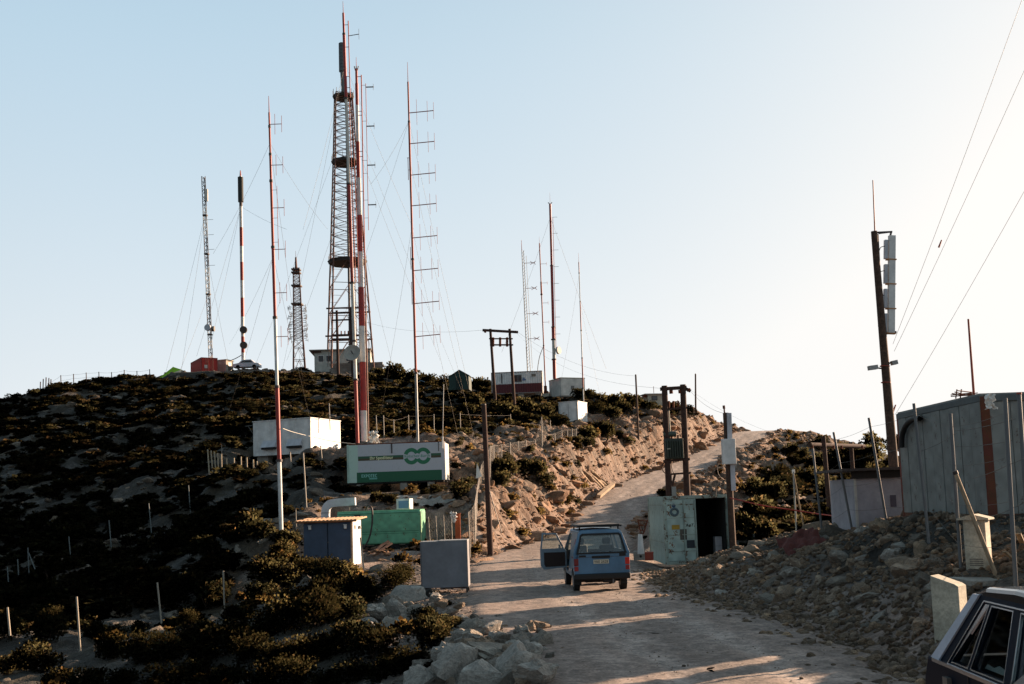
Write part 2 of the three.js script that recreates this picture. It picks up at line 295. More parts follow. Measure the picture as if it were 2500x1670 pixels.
// first place along a line of sight that meets the ground
function hit(px, py, d0 = 8, d1 = 170) { let a = W(px, py, d0); for (let d = d0; d < d1; d += 0.4) { a = W(px, py, d); if (a.y <= H(a.x, a.z)) return a; } return a; }

function axis(c0, c1, step, grow, far, growFar, reach) {
  const pos = [], neg = []; let s = step, x = c1;
  while (x < reach[1]) { s *= x < far[1] ? grow : growFar; x += s; pos.push(x); }
  s = step; x = c0; while (x > reach[0]) { s *= x > far[0] ? grow : growFar; x -= s; neg.push(x); }
  const mid = []; for (let v = c0; v <= c1 + 1e-6; v += step) mid.push(v);
  return [...neg.reverse(), ...mid, ...pos];
}
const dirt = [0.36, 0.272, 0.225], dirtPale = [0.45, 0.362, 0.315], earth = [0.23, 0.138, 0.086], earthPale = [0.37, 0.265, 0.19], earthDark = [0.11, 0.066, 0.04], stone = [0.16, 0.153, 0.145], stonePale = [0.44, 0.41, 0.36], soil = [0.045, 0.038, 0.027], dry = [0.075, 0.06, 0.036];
const mix3 = (a, b, t) => [lerp(a[0], b[0], t), lerp(a[1], b[1], t), lerp(a[2], b[2], t)];
function groundColour(x, z, q) {
  const a = fbm(x / 3.2, z / 3.2, 4), b = fbm(x / 9 + 7, z / 9, 3), c = ridge(x / 1.7 + 3, z / 1.7, 3);
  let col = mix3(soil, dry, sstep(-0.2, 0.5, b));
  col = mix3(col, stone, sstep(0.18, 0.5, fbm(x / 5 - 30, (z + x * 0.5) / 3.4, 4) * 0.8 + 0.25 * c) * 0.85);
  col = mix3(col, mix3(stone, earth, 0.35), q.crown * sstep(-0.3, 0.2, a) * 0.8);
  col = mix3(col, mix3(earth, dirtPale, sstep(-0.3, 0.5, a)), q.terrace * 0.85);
  if (q.cut > 0) {
    const u = x * 0.35 - z * 0.94, v = x * 0.94 + z * 0.35; let e = mix3(earth, earthPale, sstep(-0.1, 0.5, fbm(u / 0.8, v / 3.4, 4)));
    e = mix3(e, earthDark, sstep(0.15, 0.6, b + 0.4 * a) * 0.7); e = mix3(e, stonePale, sstep(0.25, 0.6, ridge(u / 1.1, v / 3.6, 3)) * 0.4); e = mix3(e, dry, sstep(0.1, 0.5, fbm(x / 4 + 60, z / 4, 3)) * 0.6 * sstep(3, 6, q.r.d));
    col = mix3(col, e, clamp(q.cut * 1.6));
  }
  if (q.rubble > 0) col = mix3(col, mix3([0.09, 0.07, 0.052], [0.17, 0.135, 0.1], sstep(-0.3, 0.5, a)), q.rubble);
  col = mix3(col, mix3(dirt, dirtPale, sstep(-0.4, 0.5, a)), q.lot * 0.95);
  const near = sstep(1.5, 0.2, q.r.d) * (z > -150 && z < 14 ? 1 : 0);
  return mix3(col, mix3(dirt, earth, 0.25), near);
}
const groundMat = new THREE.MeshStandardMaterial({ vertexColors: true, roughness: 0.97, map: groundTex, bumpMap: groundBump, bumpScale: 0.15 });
{
  const xs = axis(-14, 15, 0.25, 1.014, [-120, 80], 1.12, [-4000, 4000]), zsN = axis(-132, 2, 0.3, 1.02, [-175, 20], 1.14, [-5000, 4000]);
  const nx = xs.length, nz = zsN.length, P = new Float32Array(nx * nz * 3), Cc = new Float32Array(nx * nz * 3), UV = new Float32Array(nx * nz * 2), I = [];
  for (let j = 0; j < nz; j++) for (let i = 0; i < nx; i++) {
    const x = xs[i], z = zsN[j], k = j * nx + i, q = zones(x, z);
    let y = heightOf(x, z, q); if (z < 13 && z > -250) y -= 0.16 * sstep(-0.45, -1.1, q.r.d);
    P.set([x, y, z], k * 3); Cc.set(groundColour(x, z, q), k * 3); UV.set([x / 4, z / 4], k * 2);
  }
  for (let j = 0; j < nz - 1; j++) for (let i = 0; i < nx - 1; i++) { const a = j * nx + i, b = a + 1, c = a + nx, d = c + 1; I.push(a, c, b, b, c, d); }
  const g = new THREE.BufferGeometry(); g.setAttribute('position', new THREE.BufferAttribute(P, 3)); g.setAttribute('color', new THREE.BufferAttribute(Cc, 3)); g.setAttribute('uv', new THREE.BufferAttribute(UV, 2)); g.setIndex(I); g.computeVertexNormals();
  structure(add(scene, 'ground', g, groundMat), 'rocky hillside ground of dry soil, earth banks and limestone');
  console.log('ground', nx, nz, nx * nz * 2);
}
{ // the dirt road: one sheet with wheel tracks worn along it
  const nu = 44, zs = []; for (let z = 13; z > -150; z -= z > -60 ? 0.22 : 0.5) zs.push(z);
  const P = [], Cc = [], UV = [], I = [];
  zs.forEach((z, j) => {
    const r = road(z);
    for (let i = 0; i <= nu; i++) {
      const u = i / nu, edge = 0.3 * fbm(z * 0.7 + (u > 0.5 ? 50 : 0), 3.3, 3), l = r.lx - 0.25 + edge, x = lerp(l, r.rx + 0.25 + edge, u), w = r.rx - r.lx;
      const lateral = (u - 0.5) * w + 0.35 * fbm(z / 14, 8.8, 2), rut = Math.exp(-(((Math.abs(lateral - 0.2) - 0.75) / 0.24) ** 2)), streak = fbm(x * 2.2, z / 6, 3);
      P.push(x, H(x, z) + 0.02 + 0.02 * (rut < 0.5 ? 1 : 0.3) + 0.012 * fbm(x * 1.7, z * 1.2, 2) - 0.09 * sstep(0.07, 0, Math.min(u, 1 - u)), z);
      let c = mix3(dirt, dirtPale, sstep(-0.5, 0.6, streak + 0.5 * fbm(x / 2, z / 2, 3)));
      c = mix3(c, [0.55, 0.47, 0.42], 0.6 * sstep(-50, -66, z)); c = mix3(c, [0.3, 0.235, 0.195], 0.4 * Math.exp(-(((lateral - 0.2) / 0.3) ** 2)) + 0.3 * sstep(1.2, 1.6, Math.abs(lateral - 0.2)) * sstep(-0.2, 0.4, streak)); c = mix3(c, [0.52, 0.44, 0.39], rut * 0.75); c = mix3(c, [0.24, 0.165, 0.12], sstep(0.3, 0.8, fbm(x / 3 + 9, z / 5, 4)) * 0.4);  // upper stretch painted paler to make up for its weak grazing sun
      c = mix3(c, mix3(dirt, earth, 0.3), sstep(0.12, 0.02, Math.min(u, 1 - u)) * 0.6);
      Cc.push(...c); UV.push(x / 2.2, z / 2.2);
    }
    if (j) for (let i = 0; i < nu; i++) { const a = (j - 1) * (nu + 1) + i, b = a + 1, c = a + nu + 1, d = c + 1; I.push(a, b, c, b, d, c); }
  });
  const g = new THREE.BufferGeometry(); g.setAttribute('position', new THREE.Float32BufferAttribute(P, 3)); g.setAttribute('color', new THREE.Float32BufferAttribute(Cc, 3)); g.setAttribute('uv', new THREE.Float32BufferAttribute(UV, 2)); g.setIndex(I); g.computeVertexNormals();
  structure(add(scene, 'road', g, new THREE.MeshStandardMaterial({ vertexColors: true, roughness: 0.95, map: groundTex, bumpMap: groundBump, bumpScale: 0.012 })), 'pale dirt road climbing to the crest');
}
// ---------------------------------------------------------------- containers, huts and cabinets
// a Group whose origin is the nearest bottom corner; the front runs to -x, the side that is seen runs to -z
const boxThing = (name, label, cat, px, py, d, yawDeg, group) => thing(name, label, cat, W(px, py, d), group, yawDeg * Math.PI / 180);
function frameBars(L, Wd, h, t) {
  const g = [];
  for (const y of [0, h - t]) { g.push(box(L - 2 * t, t, t, -L / 2, y, -t / 2)); g.push(box(L - 2 * t, t, t, -L / 2, y, -Wd + t / 2)); g.push(box(t, t, Wd - 2 * t, -t / 2, y, -Wd / 2)); g.push(box(t, t, Wd - 2 * t, -L + t / 2, y, -Wd / 2)); }
  return g;
}
function container(o, L, Wd, h, m, fm, { frontMat = m, ribs = true, t = 0.11 } = {}) {
  add(o, 'frame', frameBars(L, Wd, h, t), fm);
  for (const [x, z] of [[-t / 2, -t / 2], [-L + t / 2, -t / 2], [-t / 2, -Wd + t / 2], [-L + t / 2, -Wd + t / 2]]) add(o, 'corner_post', box(t + 0.012, h, t + 0.012, x, 0, z), fm);
  const wall = (w, mm, x, z, yaw) => { const g = ribs ? corrugated(w, h - 2 * t) : box(w, h - 2 * t, 0.03, 0, 0, -0.015); g.rotateY(yaw); g.translate(x, t, z); return add(o, 'wall_panel', g, mm); };
  const f = wall(L - 2 * t, frontMat, -L / 2, -0.045, 0); wall(L - 2 * t, m, -L / 2, -Wd + 0.045, Math.PI); wall(Wd - 2 * t, m, -0.045, -Wd / 2, Math.PI / 2); wall(Wd - 2 * t, m, -L + 0.045, -Wd / 2, -Math.PI / 2);
  add(o, 'roof', box(L - 2 * t, 0.03, Wd - 2 * t, -L / 2, h - 0.05, -Wd / 2), m);
  add(o, 'underside', box(L - 2 * t, 0.05, Wd - 2 * t, -L / 2, 0.03, -Wd / 2), fm);
  return f;
}
{ // red container on the hilltop
  const o = boxThing('shipping_container', 'dark red shipping container on the hilltop beside the green tent', 'container', 491, 915, 146, -58);
  container(o, 6.06, 2.44, 2.62, rusty(0xae2214, 0.08), mat(0x7c1b12, 0.7));
  addAll(o, 'door_rod', [0.7, 1.0, 1.44, 1.74].map((x) => bar(V(0.03, 0.15, -x), V(0.03, 2.5, -x), 0.025)), M.darksteel);
  add(o, 'placard', box(0.05, 0.5, 0.4, 0.01, 1.0, -0.7), M.offwhite);
  const c = boxThing('concrete_cabin', 'small grey concrete cabin behind the red container', 'cabin', 552, 909, 150, -20);
  add(c, 'wall', box(2.0, 1.9, 1.8, -1.0, 0, -0.9), M.concrete); add(c, 'roof', box(2.2, 0.12, 2.0, -1.0, 1.9, -0.9), M.paleconcrete); add(c, 'door', box(0.06, 1.5, 0.7, 0.01, 0.1, -0.9), M.steel);
}
{ // white and maroon container on blocks
  const o = boxThing('office_container', 'white and maroon office container on blocks on the skyline', 'container', 1325, 958, 117, -4);
  container(o, 6.06, 2.44, 2.62, M.white, mat(0x8d8580, 0.7), { frontMat: M.white });
  const lower = corrugated(5.86, 1.06); lower.translate(-3.03, 0.1, -0.018); add(o, 'lower_cladding', lower, M.maroon);
  const w = add(o, 'window', box(0.95, 0.86, 0.05, -2.9, 1.36, 0.01), M.steel); add(w, 'pane', [box(0.38, 0.7, 0.03, -3.12, 1.44, 0.03), box(0.38, 0.7, 0.03, -2.66, 1.44, 0.03)], M.darkglass);
  addAll(o, 'emblem', [box(0.42, 0.16, 0.02, -2.15, 1.52, 0.005), box(0.24, 0.14, 0.02, -2.18, 1.72, 0.005)], mat(0x3a5a8a, 0.7));
  add(o, 'nameplate', box(0.5, 0.3, 0.02, -1.0, 1.95, 0.005), mat(0x7d7468, 0.8)); add(o, 'door_slot', box(0.1, 1.1, 0.03, -4.8, 1.3, 0.005), M.darksteel);
  for (const x of [-0.5, -2.6, -5.4]) add(o, 'concrete_block', box(0.7, 0.95, 0.7, x, -0.97, -0.5), M.concrete);
  const p = boxThing('concrete_pier', 'pale square concrete pier at the container corner under a thin mast', 'pier', 1342, 982, 114, -8);
  add(p, 'shaft', box(0.75, 1.25, 0.8, -0.4, -0.2, -0.4, 0.03), M.paleconcrete); add(p, 'cap', box(0.5, 0.3, 0.5, -0.4, 1.05, -0.4, 0.03), M.rust);
}
{
  const o = boxThing('equipment_cabin', 'cream windowless equipment cabin at the foot of the tall red mast', 'cabin', 1370, 965, 112, -66);
  add(o, 'wall', box(3.0, 1.95, 3.1, -1.5, 0, -1.55, 0.02), M.offwhite); add(o, 'roof', box(3.08, 0.1, 3.18, -1.5, 1.95, -1.55, 0.02), M.paleconcrete); add(o, 'vent', box(0.05, 0.4, 0.4, 0.02, 0.7, -1.5), M.steel); add(o, 'sill', box(3.06, 0.14, 3.16, -1.5, -0.14, -1.55), M.concrete);
  const b = boxThing('equipment_box', 'small bright white equipment box on the scrub slope', 'box', 1412, 1027, 95, -26);
  add(b, 'wall', [box(2.0, 1.85, 2.4, -1.0, 0, -1.2, 0.03)], M.white); add(b, 'roof', box(2.08, 0.07, 2.48, -1.0, 1.85, -1.2, 0.02), M.white); addAll(b, 'door_seam', [box(0.03, 1.6, 0.02, -1.0, 0.1, 0.003), box(0.03, 1.6, 0.02, -0.12, 0.1, 0.003), box(0.03, 1.6, 0.02, -1.88, 0.1, 0.003)], M.steel); add(b, 'plinth', box(2.1, 0.3, 2.5, -1.0, -0.3, -1.2), M.concrete);
}
{ // white building with two hoods
  const o = boxThing('transmitter_hut', 'white prefabricated hut with two slanted window hoods on low stone plinths', 'hut', 759, 1106, 76.5, -22);
  const L = 5.35, Wd = 4.3, h = 2.7;
  for (let i = 0; i < 4; i++) add(o, 'wall_panel', box(L / 4 - 0.012, h, 0.08, -L / 4 * (i + 0.5), 0, -0.04, 0.006), M.white);
  for (let i = 0; i < 3; i++) add(o, 'wall_panel', box(0.08, h, Wd / 3 - 0.012, -0.04, 0, -0.085 - (Wd - 0.085) / 3 * (i + 0.5), 0.006), M.white);
  add(o, 'wall_core', box(L - 0.09, h - 0.02, Wd - 0.09, -L / 2 - 0.02, 0.01, -Wd / 2 - 0.03), M.offwhite);
  add(o, 'roof', box(L + 0.1, 0.07, Wd + 0.1, -L / 2, h, -Wd / 2, 0.01), M.white);
  for (const x of [-1.4, -3.75]) {
    const s = poly([[0, 0], [0.42, 0], [0.02, 0.55], [0, 0.55]]), g = plate(s, 1.3); g.rotateY(-Math.PI / 2); g.translate(x + 0.65, 0.62, 0.0); 
    const hd = add(o, 'window_hood', uvm(g), M.panel); add(hd, 'dark_opening', box(1.2, 0.16, 0.34, x, 0.46, 0.17), M.black);
  }
  addAll(o, 'plinth', [box(1.2, 0.9, 0.5, -0.62, -0.9, -0.6), box(1.0, 0.9, 0.6, -4.7, -0.9, -0.6), box(0.5, 0.9, 2.8, -0.3, -0.9, -2.0)], M.concrete);
  add(o, 'bracket', [bar(V(-5.35, h - 0.25, 0), V(-6.1, h - 0.28, 0), 0.03), bar(V(-5.35, h - 0.9, 0), V(-5.8, h - 0.3, 0), 0.02)], M.steel);
  const p = o.localToWorld(V(0, 0, 0)); o.updateMatrixWorld();
  const st = thing('antenna_stub', 'short pipe with small horizontal antennas on the white hut wall', 'antenna', W(806, 1050, 78));
  add(st, 'pipe', bar(V(0, 0, 0), V(-0.05, 2.1, 0), 0.04), M.steel); for (const y of [1.15, 1.9]) add(st, 'element', bar(V(0, y, 0), V(0.5, y + 0.05, 0), 0.025), M.steel);
}
{ // advertising container
  const o = boxThing('swap_container', 'white and green lettered container with a ring logo raised on blocks', 'container', 1087, 1171, 61, -3);
  const L = 6.02, Wd = 2.3, h = 2.32;
  const print = canvasTex(2048, (g, w, hh) => {
    g.fillStyle = '#adb0b5'; g.fillRect(0, 0, w, hh);
    g.fillStyle = '#a9c2b4'; g.fillRect(0, 0, w * 0.1, hh);
    const X = (x) => (x - 850) / 238 * w, Y = (y) => (y - 1082) / 93 * hh;
    g.fillStyle = '#24513a'; g.fillRect(X(874), Y(1110.5), X(988) - X(874), Y(1116) - Y(1110.5)); g.fillStyle = '#3f3a24'; g.fillRect(X(874), Y(1116), X(988) - X(874), Y(1121.5) - Y(1116));
    g.fillStyle = '#24513a'; g.fillRect(X(1057), Y(1109), X(1082) - X(1057), Y(1114.5) - Y(1109)); g.fillStyle = '#3f3a24'; g.fillRect(X(1057), Y(1114.5), X(1082) - X(1057), Y(1120) - Y(1114.5));
    g.fillStyle = '#0f5236'; g.fillRect(X(870), Y(1150), X(1083) - X(870), hh);
    g.fillStyle = '#dcdcae'; g.font = 'bold 86px sans-serif'; g.textBaseline = 'middle'; g.fillText('Ihr Spediteur', X(903), Y(1116), X(962) - X(903));
    g.strokeStyle = '#1f6a48'; const R = X(1020) - X(1000), cx = [X(1008), X(1037.5)], cy = Y(1114.5), r = X(1020.5) - X(1005.5);
    g.lineWidth = r * 0.62; for (const c of cx) for (const [a0, a1] of c === cx[0] ? [[Math.PI * 1.1, Math.PI * 1.86], [Math.PI * 0.14, Math.PI * 0.9]] : [[Math.PI * 1.14, Math.PI * 1.9], [Math.PI * 0.1, Math.PI * 0.86]]) { g.beginPath(); g.ellipse(c, cy, r, r * (hh / 93) / (w / 238) * 1.05, 0, a0, a1); g.stroke(); }
    g.fillStyle = '#3c7e63'; g.font = 'bold 78px sans-serif'; g.fillText('Kutscher-Barth', X(990), Y(1114.5), X(1055) - X(990));
    g.fillStyle = '#7fb8ac'; g.font = 'bold 92px sans-serif'; g.fillText('EXPOTEC', X(881), Y(1159), X(921) - X(881)); g.fillStyle = '#5f9d90'; g.fillRect(X(901), Y(1164), X(921) - X(901), Y(1168) - Y(1164));
    for (let i = 0; i < 500; i++) { g.fillStyle = `rgba(${60 + 60 * rnd()},${70 + 50 * rnd()},${60 + 40 * rnd()},${0.12 * rnd()})`; g.fillRect(rnd() * w, rnd() * hh, 3 + 20 * rnd(), 3 + 40 * rnd()); }
  }, true, 800);
  const q = new THREE.BoxGeometry(L - 0.14, h, 0.04); q.translate(-L / 2, h / 2, -0.02);
  add(o, 'printed_wall', q, new THREE.MeshStandardMaterial({ map: print, roughness: 0.6 }));
  add(o, 'body', box(L - 0.02, h - 0.03, Wd - 0.06, -L / 2, 0.01, -Wd / 2 - 0.03), M.offwhite);
  for (const x of [-0.035, -L + 0.035]) add(o, 'corner_post', box(0.14, h + 0.04, 0.14, x, -0.01, -0.05, 0.02), x > -1 ? M.panel : mat(0x9fb8aa, 0.6));
  add(o, 'roof_rail', box(L, 0.06, 0.07, -L / 2, h, -0.05), M.rust); add(o, 'bottom_rail', box(L - 0.2, 0.1, Wd - 0.2, -L / 2, -0.1, -Wd / 2), M.black);
  for (const x of [-0.9, -2.6, -5.3]) add(o, 'support_block', box(0.42, 0.62, 0.5, x, -0.72, -0.35, 0.02), M.concrete);
  addAll(o, 'ladder_hook', [box(0.07, 0.6, 0.05, -3.25, h - 0.58, 0.025), bar(V(-0.35, h - 0.55, 0.02), V(-0.35, h + 0.1, 0.02), 0.02)], M.darksteel);
}
{ // green trailer
  const o = boxThing('generator_trailer', 'mint green generator trailer with rounded corners standing on dark wheels', 'trailer', 1029, 1326, 50, -3);
  const L = 4.25, h = 1.66, Wd = 1.7, green = rusty(0x66a884, 0.05, 0.6);
  add(o, 'body', box(L, h, Wd, -L / 2, 0, -Wd / 2, 0.1), green);
  add(o, 'roof_lip', box(L - 0.05, 0.05, Wd - 0.1, -L / 2, h - 0.02, -Wd / 2, 0.02), mat(0x63ae84, 0.6)); addAll(o, 'seam', [box(L - 0.25, 0.025, 0.02, -L / 2, 0.62, -0.002), box(L - 0.25, 0.02, 0.02, -L / 2, 0.52, -0.002), box(L - 0.25, 0.03, 0.02, -L / 2, h - 0.13, -0.002)], mat(0x2e6a49, 0.7));
  add(o, 'opening', box(0.3, 0.27, 0.03, -3.2, h - 0.42, 0.0), M.black); add(o, 'corner_trim', box(0.05, h - 0.14, 0.06, -0.01, 0.06, -0.03, 0.02), mat(0xb9c99a, 0.5));
  add(o, 'axle', bar(V(-L + 0.4, -0.15, -Wd / 2), V(-0.4, -0.15, -Wd / 2), 0.05), M.black);
  for (const x of [-0.62, -1.35, -3.6]) { const g = new THREE.CylinderGeometry(0.24, 0.24, 0.18, 20); g.rotateX(Math.PI / 2); g.translate(x, -0.16, -0.2); add(o, 'wheel', g, M.rubber); }
  const hose = thing('hose', 'dark hose drooping over the side of the green trailer', 'hose'); const b = (px, py, dz = 49.8) => W(px, py, dz);
  add(hose, 'pipe', tube([b(893, 1245, 50.4), b(898, 1234, 50.1), b(907, 1240), b(909, 1265), b(905, 1300), b(896, 1325), b(884, 1342)], 0.045, 40, 7), M.darksteel);
}
{ // shed with a corrugated roof
  const o = boxThing('garden_shed', 'slate blue shed with double doors and orange edged corrugated roof', 'shed', 860, 1380, 42, -6);
  const L = 2.1, Wd = 1.35, h = 1.86, blue = mat(0x37475c, 0.7);
  add(o, 'wall', box(L - 0.02, h, Wd - 0.05, -L / 2, 0, -Wd / 2 - 0.045), blue); add(o, 'wall', box(0.05, h, Wd - 0.02, 0.026, 0, -Wd / 2), M.white);
  for (const x of [-0.49, -1.53]) add(o, 'door', box(0.99, h - 0.12, 0.05, x - 0.02, 0.05, -0.005, 0.008), blue);
  add(o, 'corner_trim', box(0.06, h, 0.05, -0.01, 0, 0.004), M.palewood);
  const roof = corrugated(L + 0.62, 1.75, 0.165, 0.045, 0.012); roof.rotateX(-Math.PI / 2 + 0.05); roof.translate(-L / 2 - 0.02, h + 0.02, 0.22); add(o, 'roof_sheet', roof, mat(0xb9926c, 0.8));
  add(o, 'fascia', box(L + 0.5, 0.08, 0.03, -L / 2, h - 0.05, 0.12), mat(0x8a5a38, 0.8));
  for (const x of [-0.25, -1.78]) { const l = add(o, 'wall_lamp', box(0.11, 0.15, 0.1, x, h - 0.33, 0.07, 0.03), M.white); add(l, 'lamp_hood', box(0.13, 0.03, 0.12, x, h - 0.18, 0.08), M.white); }
  addAll(o, 'vent', [box(0.05, 0.16, 0.16, 0.07, h - 0.36, -0.35, 0.02), box(0.12, 0.14, 0.14, 0.1, h - 0.38, -0.95, 0.04)], M.galv); add(o, 'padlock', box(0.03, 0.06, 0.03, -1.01, 0.95, 0.03), M.steel);
}
{ // grey metal box beside the road
  const o = boxThing('metal_cabinet', 'plain grey steel box on short feet at the road edge', 'cabinet', 1144, 1433, 30, -1.5);
  const L = 1.42, h = 1.37, Wd = 0.75, g = mat(0x75767b, 0.55);
  add(o, 'body', box(L, h, Wd, -L / 2, 0, -Wd / 2, 0.012), g); addAll(o, 'lid', [box(L * 0.62, 0.03, Wd + 0.02, -L * 0.31, h, -Wd / 2), box(L * 0.36, 0.02, Wd, -L * 0.82, h - 0.008, -Wd / 2)], mat(0x9b9a98, 0.5));
  for (const [x, z] of [[-0.05, -0.06], [-L + 0.05, -0.06], [-0.05, -Wd + 0.06], [-L + 0.05, -Wd + 0.06]]) add(o, 'foot', box(0.06, 0.2, 0.06, x, -0.19, z), M.darksteel);
  add(o, 'skid', box(L * 0.62, 0.05, 0.08, -L * 0.31, -0.06, -Wd / 2), M.darksteel); add(o, 'edge_seam', box(0.012, h - 0.05, 0.01, -L + 0.03, 0.02, 0.002), M.darksteel);
  const w = thing('trolley_wheel', 'small black wheel with a pale hub lying before the grey box', 'wheel', W(1049, 1448, 28.5)); w.rotation.set(0.1, 0.25, 0);
  const t = new THREE.TorusGeometry(0.075, 0.045, 12, 28); add(w, 'tyre', t, M.rubber); const hb = new THREE.CylinderGeometry(0.05, 0.05, 0.06, 16); hb.rotateX(Math.PI / 2); add(w, 'hub', hb, M.darksteel); const ca = new THREE.CylinderGeometry(0.016, 0.016, 0.08, 12); ca.rotateX(Math.PI / 2); add(w, 'hub_cap', ca, M.offwhite);
}
{ // open container by the road
  const x0 = W(1626, 1390, 38).x, y0 = 0.02; const L = 2.5, Wd = 4.1, h = 2.58;
  const o = thing('open_container', 'rusty pale blue container by the road with one door open', 'container', V(x0 + L, y0, -38), undefined, 0.01);
  const p = rusty(0xa3b8b0, 0.12, 0.65, 0x6a4428), f = rusty(0x97a59a, 0.3, 0.7, 0x4a2e1c), shadeDark = mat(0x242422, 0.95), t = 0.12;
  for (const x of [-t / 2, -L + t / 2]) { add(o, 'corner_post', box(t, h, t, x, 0, -t / 2, 0.01), f); add(o, 'corner_post', box(t, h, t, x, 0, -Wd + t / 2, 0.01), f); }
  add(o, 'roof_beam', box(L - 2 * t - 0.004, t, t, -L / 2, h - t, -t / 2, 0.01), f); add(o, 'sill_beam', box(L - 2 * t - 0.004, t, t, -L / 2, 0, -t / 2, 0.01), f);
  const side = corrugated(Wd - 2 * t, h); side.rotateY(-Math.PI / 2); side.translate(-L + 0.05, 0, -Wd / 2); add(o, 'wall_panel', side, p);
  const sr_ = corrugated(Wd - 2 * t, h); sr_.rotateY(Math.PI / 2); sr_.translate(-0.05, 0, -Wd / 2); add(o, 'wall_panel', sr_, p);
  add(o, 'shade_sheets', [box(0.03, h - 0.2, Wd - 0.4, -0.13, 0.1, -Wd / 2), box(0.03, h - 0.2, Wd - 0.4, -L + 0.13, 0.1, -Wd / 2), box(L - 0.3, h - 0.2, 0.03, -L / 2, 0.1, -Wd + 0.2), box(L - 0.3, 0.03, Wd - 0.4, -L / 2, h - 0.15, -Wd / 2)], shadeDark); add(o, 'rear_wall', box(L - 2 * t, h - 0.02, 0.06, -L / 2, 0, -Wd + 0.06), p); add(o, 'roof', box(L - 0.16, 0.05, Wd - 0.2, -L / 2, h - 0.045, -Wd / 2), f); add(o, 'floor_panel', box(L - 0.2, 0.06, Wd - 0.3, -L / 2, 0.06, -Wd / 2), M.darkwood);  // dark sheets added inside the walls to paint the interior's deep shade
  const dw = (L - 2 * t) / 2, dx = -L + t + dw / 2, d = add(o, 'door', box(dw - 0.01, h - 2 * t - 0.02, 0.05, dx, t + 0.01, -0.05, 0.008), p, 'closed door with faded stickers and rust');
  const dd = (nm, geo, m) => add(d, nm, geo, m);
  for (const y of [0.36, 0.98, 1.62, 2.12]) dd('rail', box(dw - 0.06, 0.025, 0.025, dx, t + y, -0.018), f); dd('locking_rod', bar(V(dx + 0.08, t + 0.05, 0), V(dx + 0.08, h - t - 0.05, 0), 0.018), f); dd('locking_rod', bar(V(dx + dw / 2 - 0.06, t + 0.05, 0), V(dx + dw / 2 - 0.06, h - t - 0.05, 0), 0.018), f);
  const ring = new THREE.TorusGeometry(0.13, 0.045, 8, 24); ring.translate(dx - 0.26, 1.98, -0.012); dd('ring_sticker', ring, mat(0x55666c, 0.8)); const dot = new THREE.CylinderGeometry(0.075, 0.075, 0.01, 20); dot.rotateX(Math.PI / 2); dot.translate(dx - 0.28, 2.22, -0.018); dd('round_sticker', dot, mat(0x2e4763, 0.7));
  dd('yellow_sticker', box(0.3, 0.17, 0.008, dx - 0.24, 1.32, -0.018), mat(0xa38432, 0.8)); dd('grey_patch', box(0.26, 0.4, 0.008, dx + 0.04, 0.92, -0.019), mat(0x58564e, 0.9)); dd('dark_placard', box(0.3, 0.3, 0.008, dx + 0.3, 0.6, -0.019), mat(0x2b3138, 0.8));
  const gr = canvasTex(256, (g, w, hh) => { g.clearRect(0, 0, w, hh); g.fillStyle = '#20282a'; g.font = 'italic bold 120px sans-serif'; g.textAlign = 'center'; g.textBaseline = 'middle'; g.fillText('AoT', w / 2, hh / 2); }, true, 128);
  const gp = new THREE.PlaneGeometry(0.34, 0.17); gp.translate(dx + 0.28, 1.46, -0.0175); dd('painted_lettering', gp, new THREE.MeshStandardMaterial({ map: gr, transparent: true, roughness: 0.9, alphaTest: 0.4 }));
  const od = box(0.055, h - 2 * t - 0.02, dw - 0.05, -t - 0.05, t + 0.01, -dw / 2 + 0.65, 0.008); od.translate(0.1, 0, -0.06); add(o, 'door', od, p, 'door swung outward');
  const c = boxThing('refrigerator', 'white upright box standing inside the open container', 'box', 1771, 1372, 38.9, 0);
  add(c, 'body', box(0.36, 0.98, 0.4, -0.18, 0, -0.2, 0.02), M.panel); add(c, 'panel_seam', box(0.33, 0.01, 0.01, -0.18, 0.62, 0.002), M.steel); add(c, 'red_mark', box(0.16, 0.08, 0.008, -0.18, 0.38, 0.003), mat(0x9c4a44, 0.8));
}
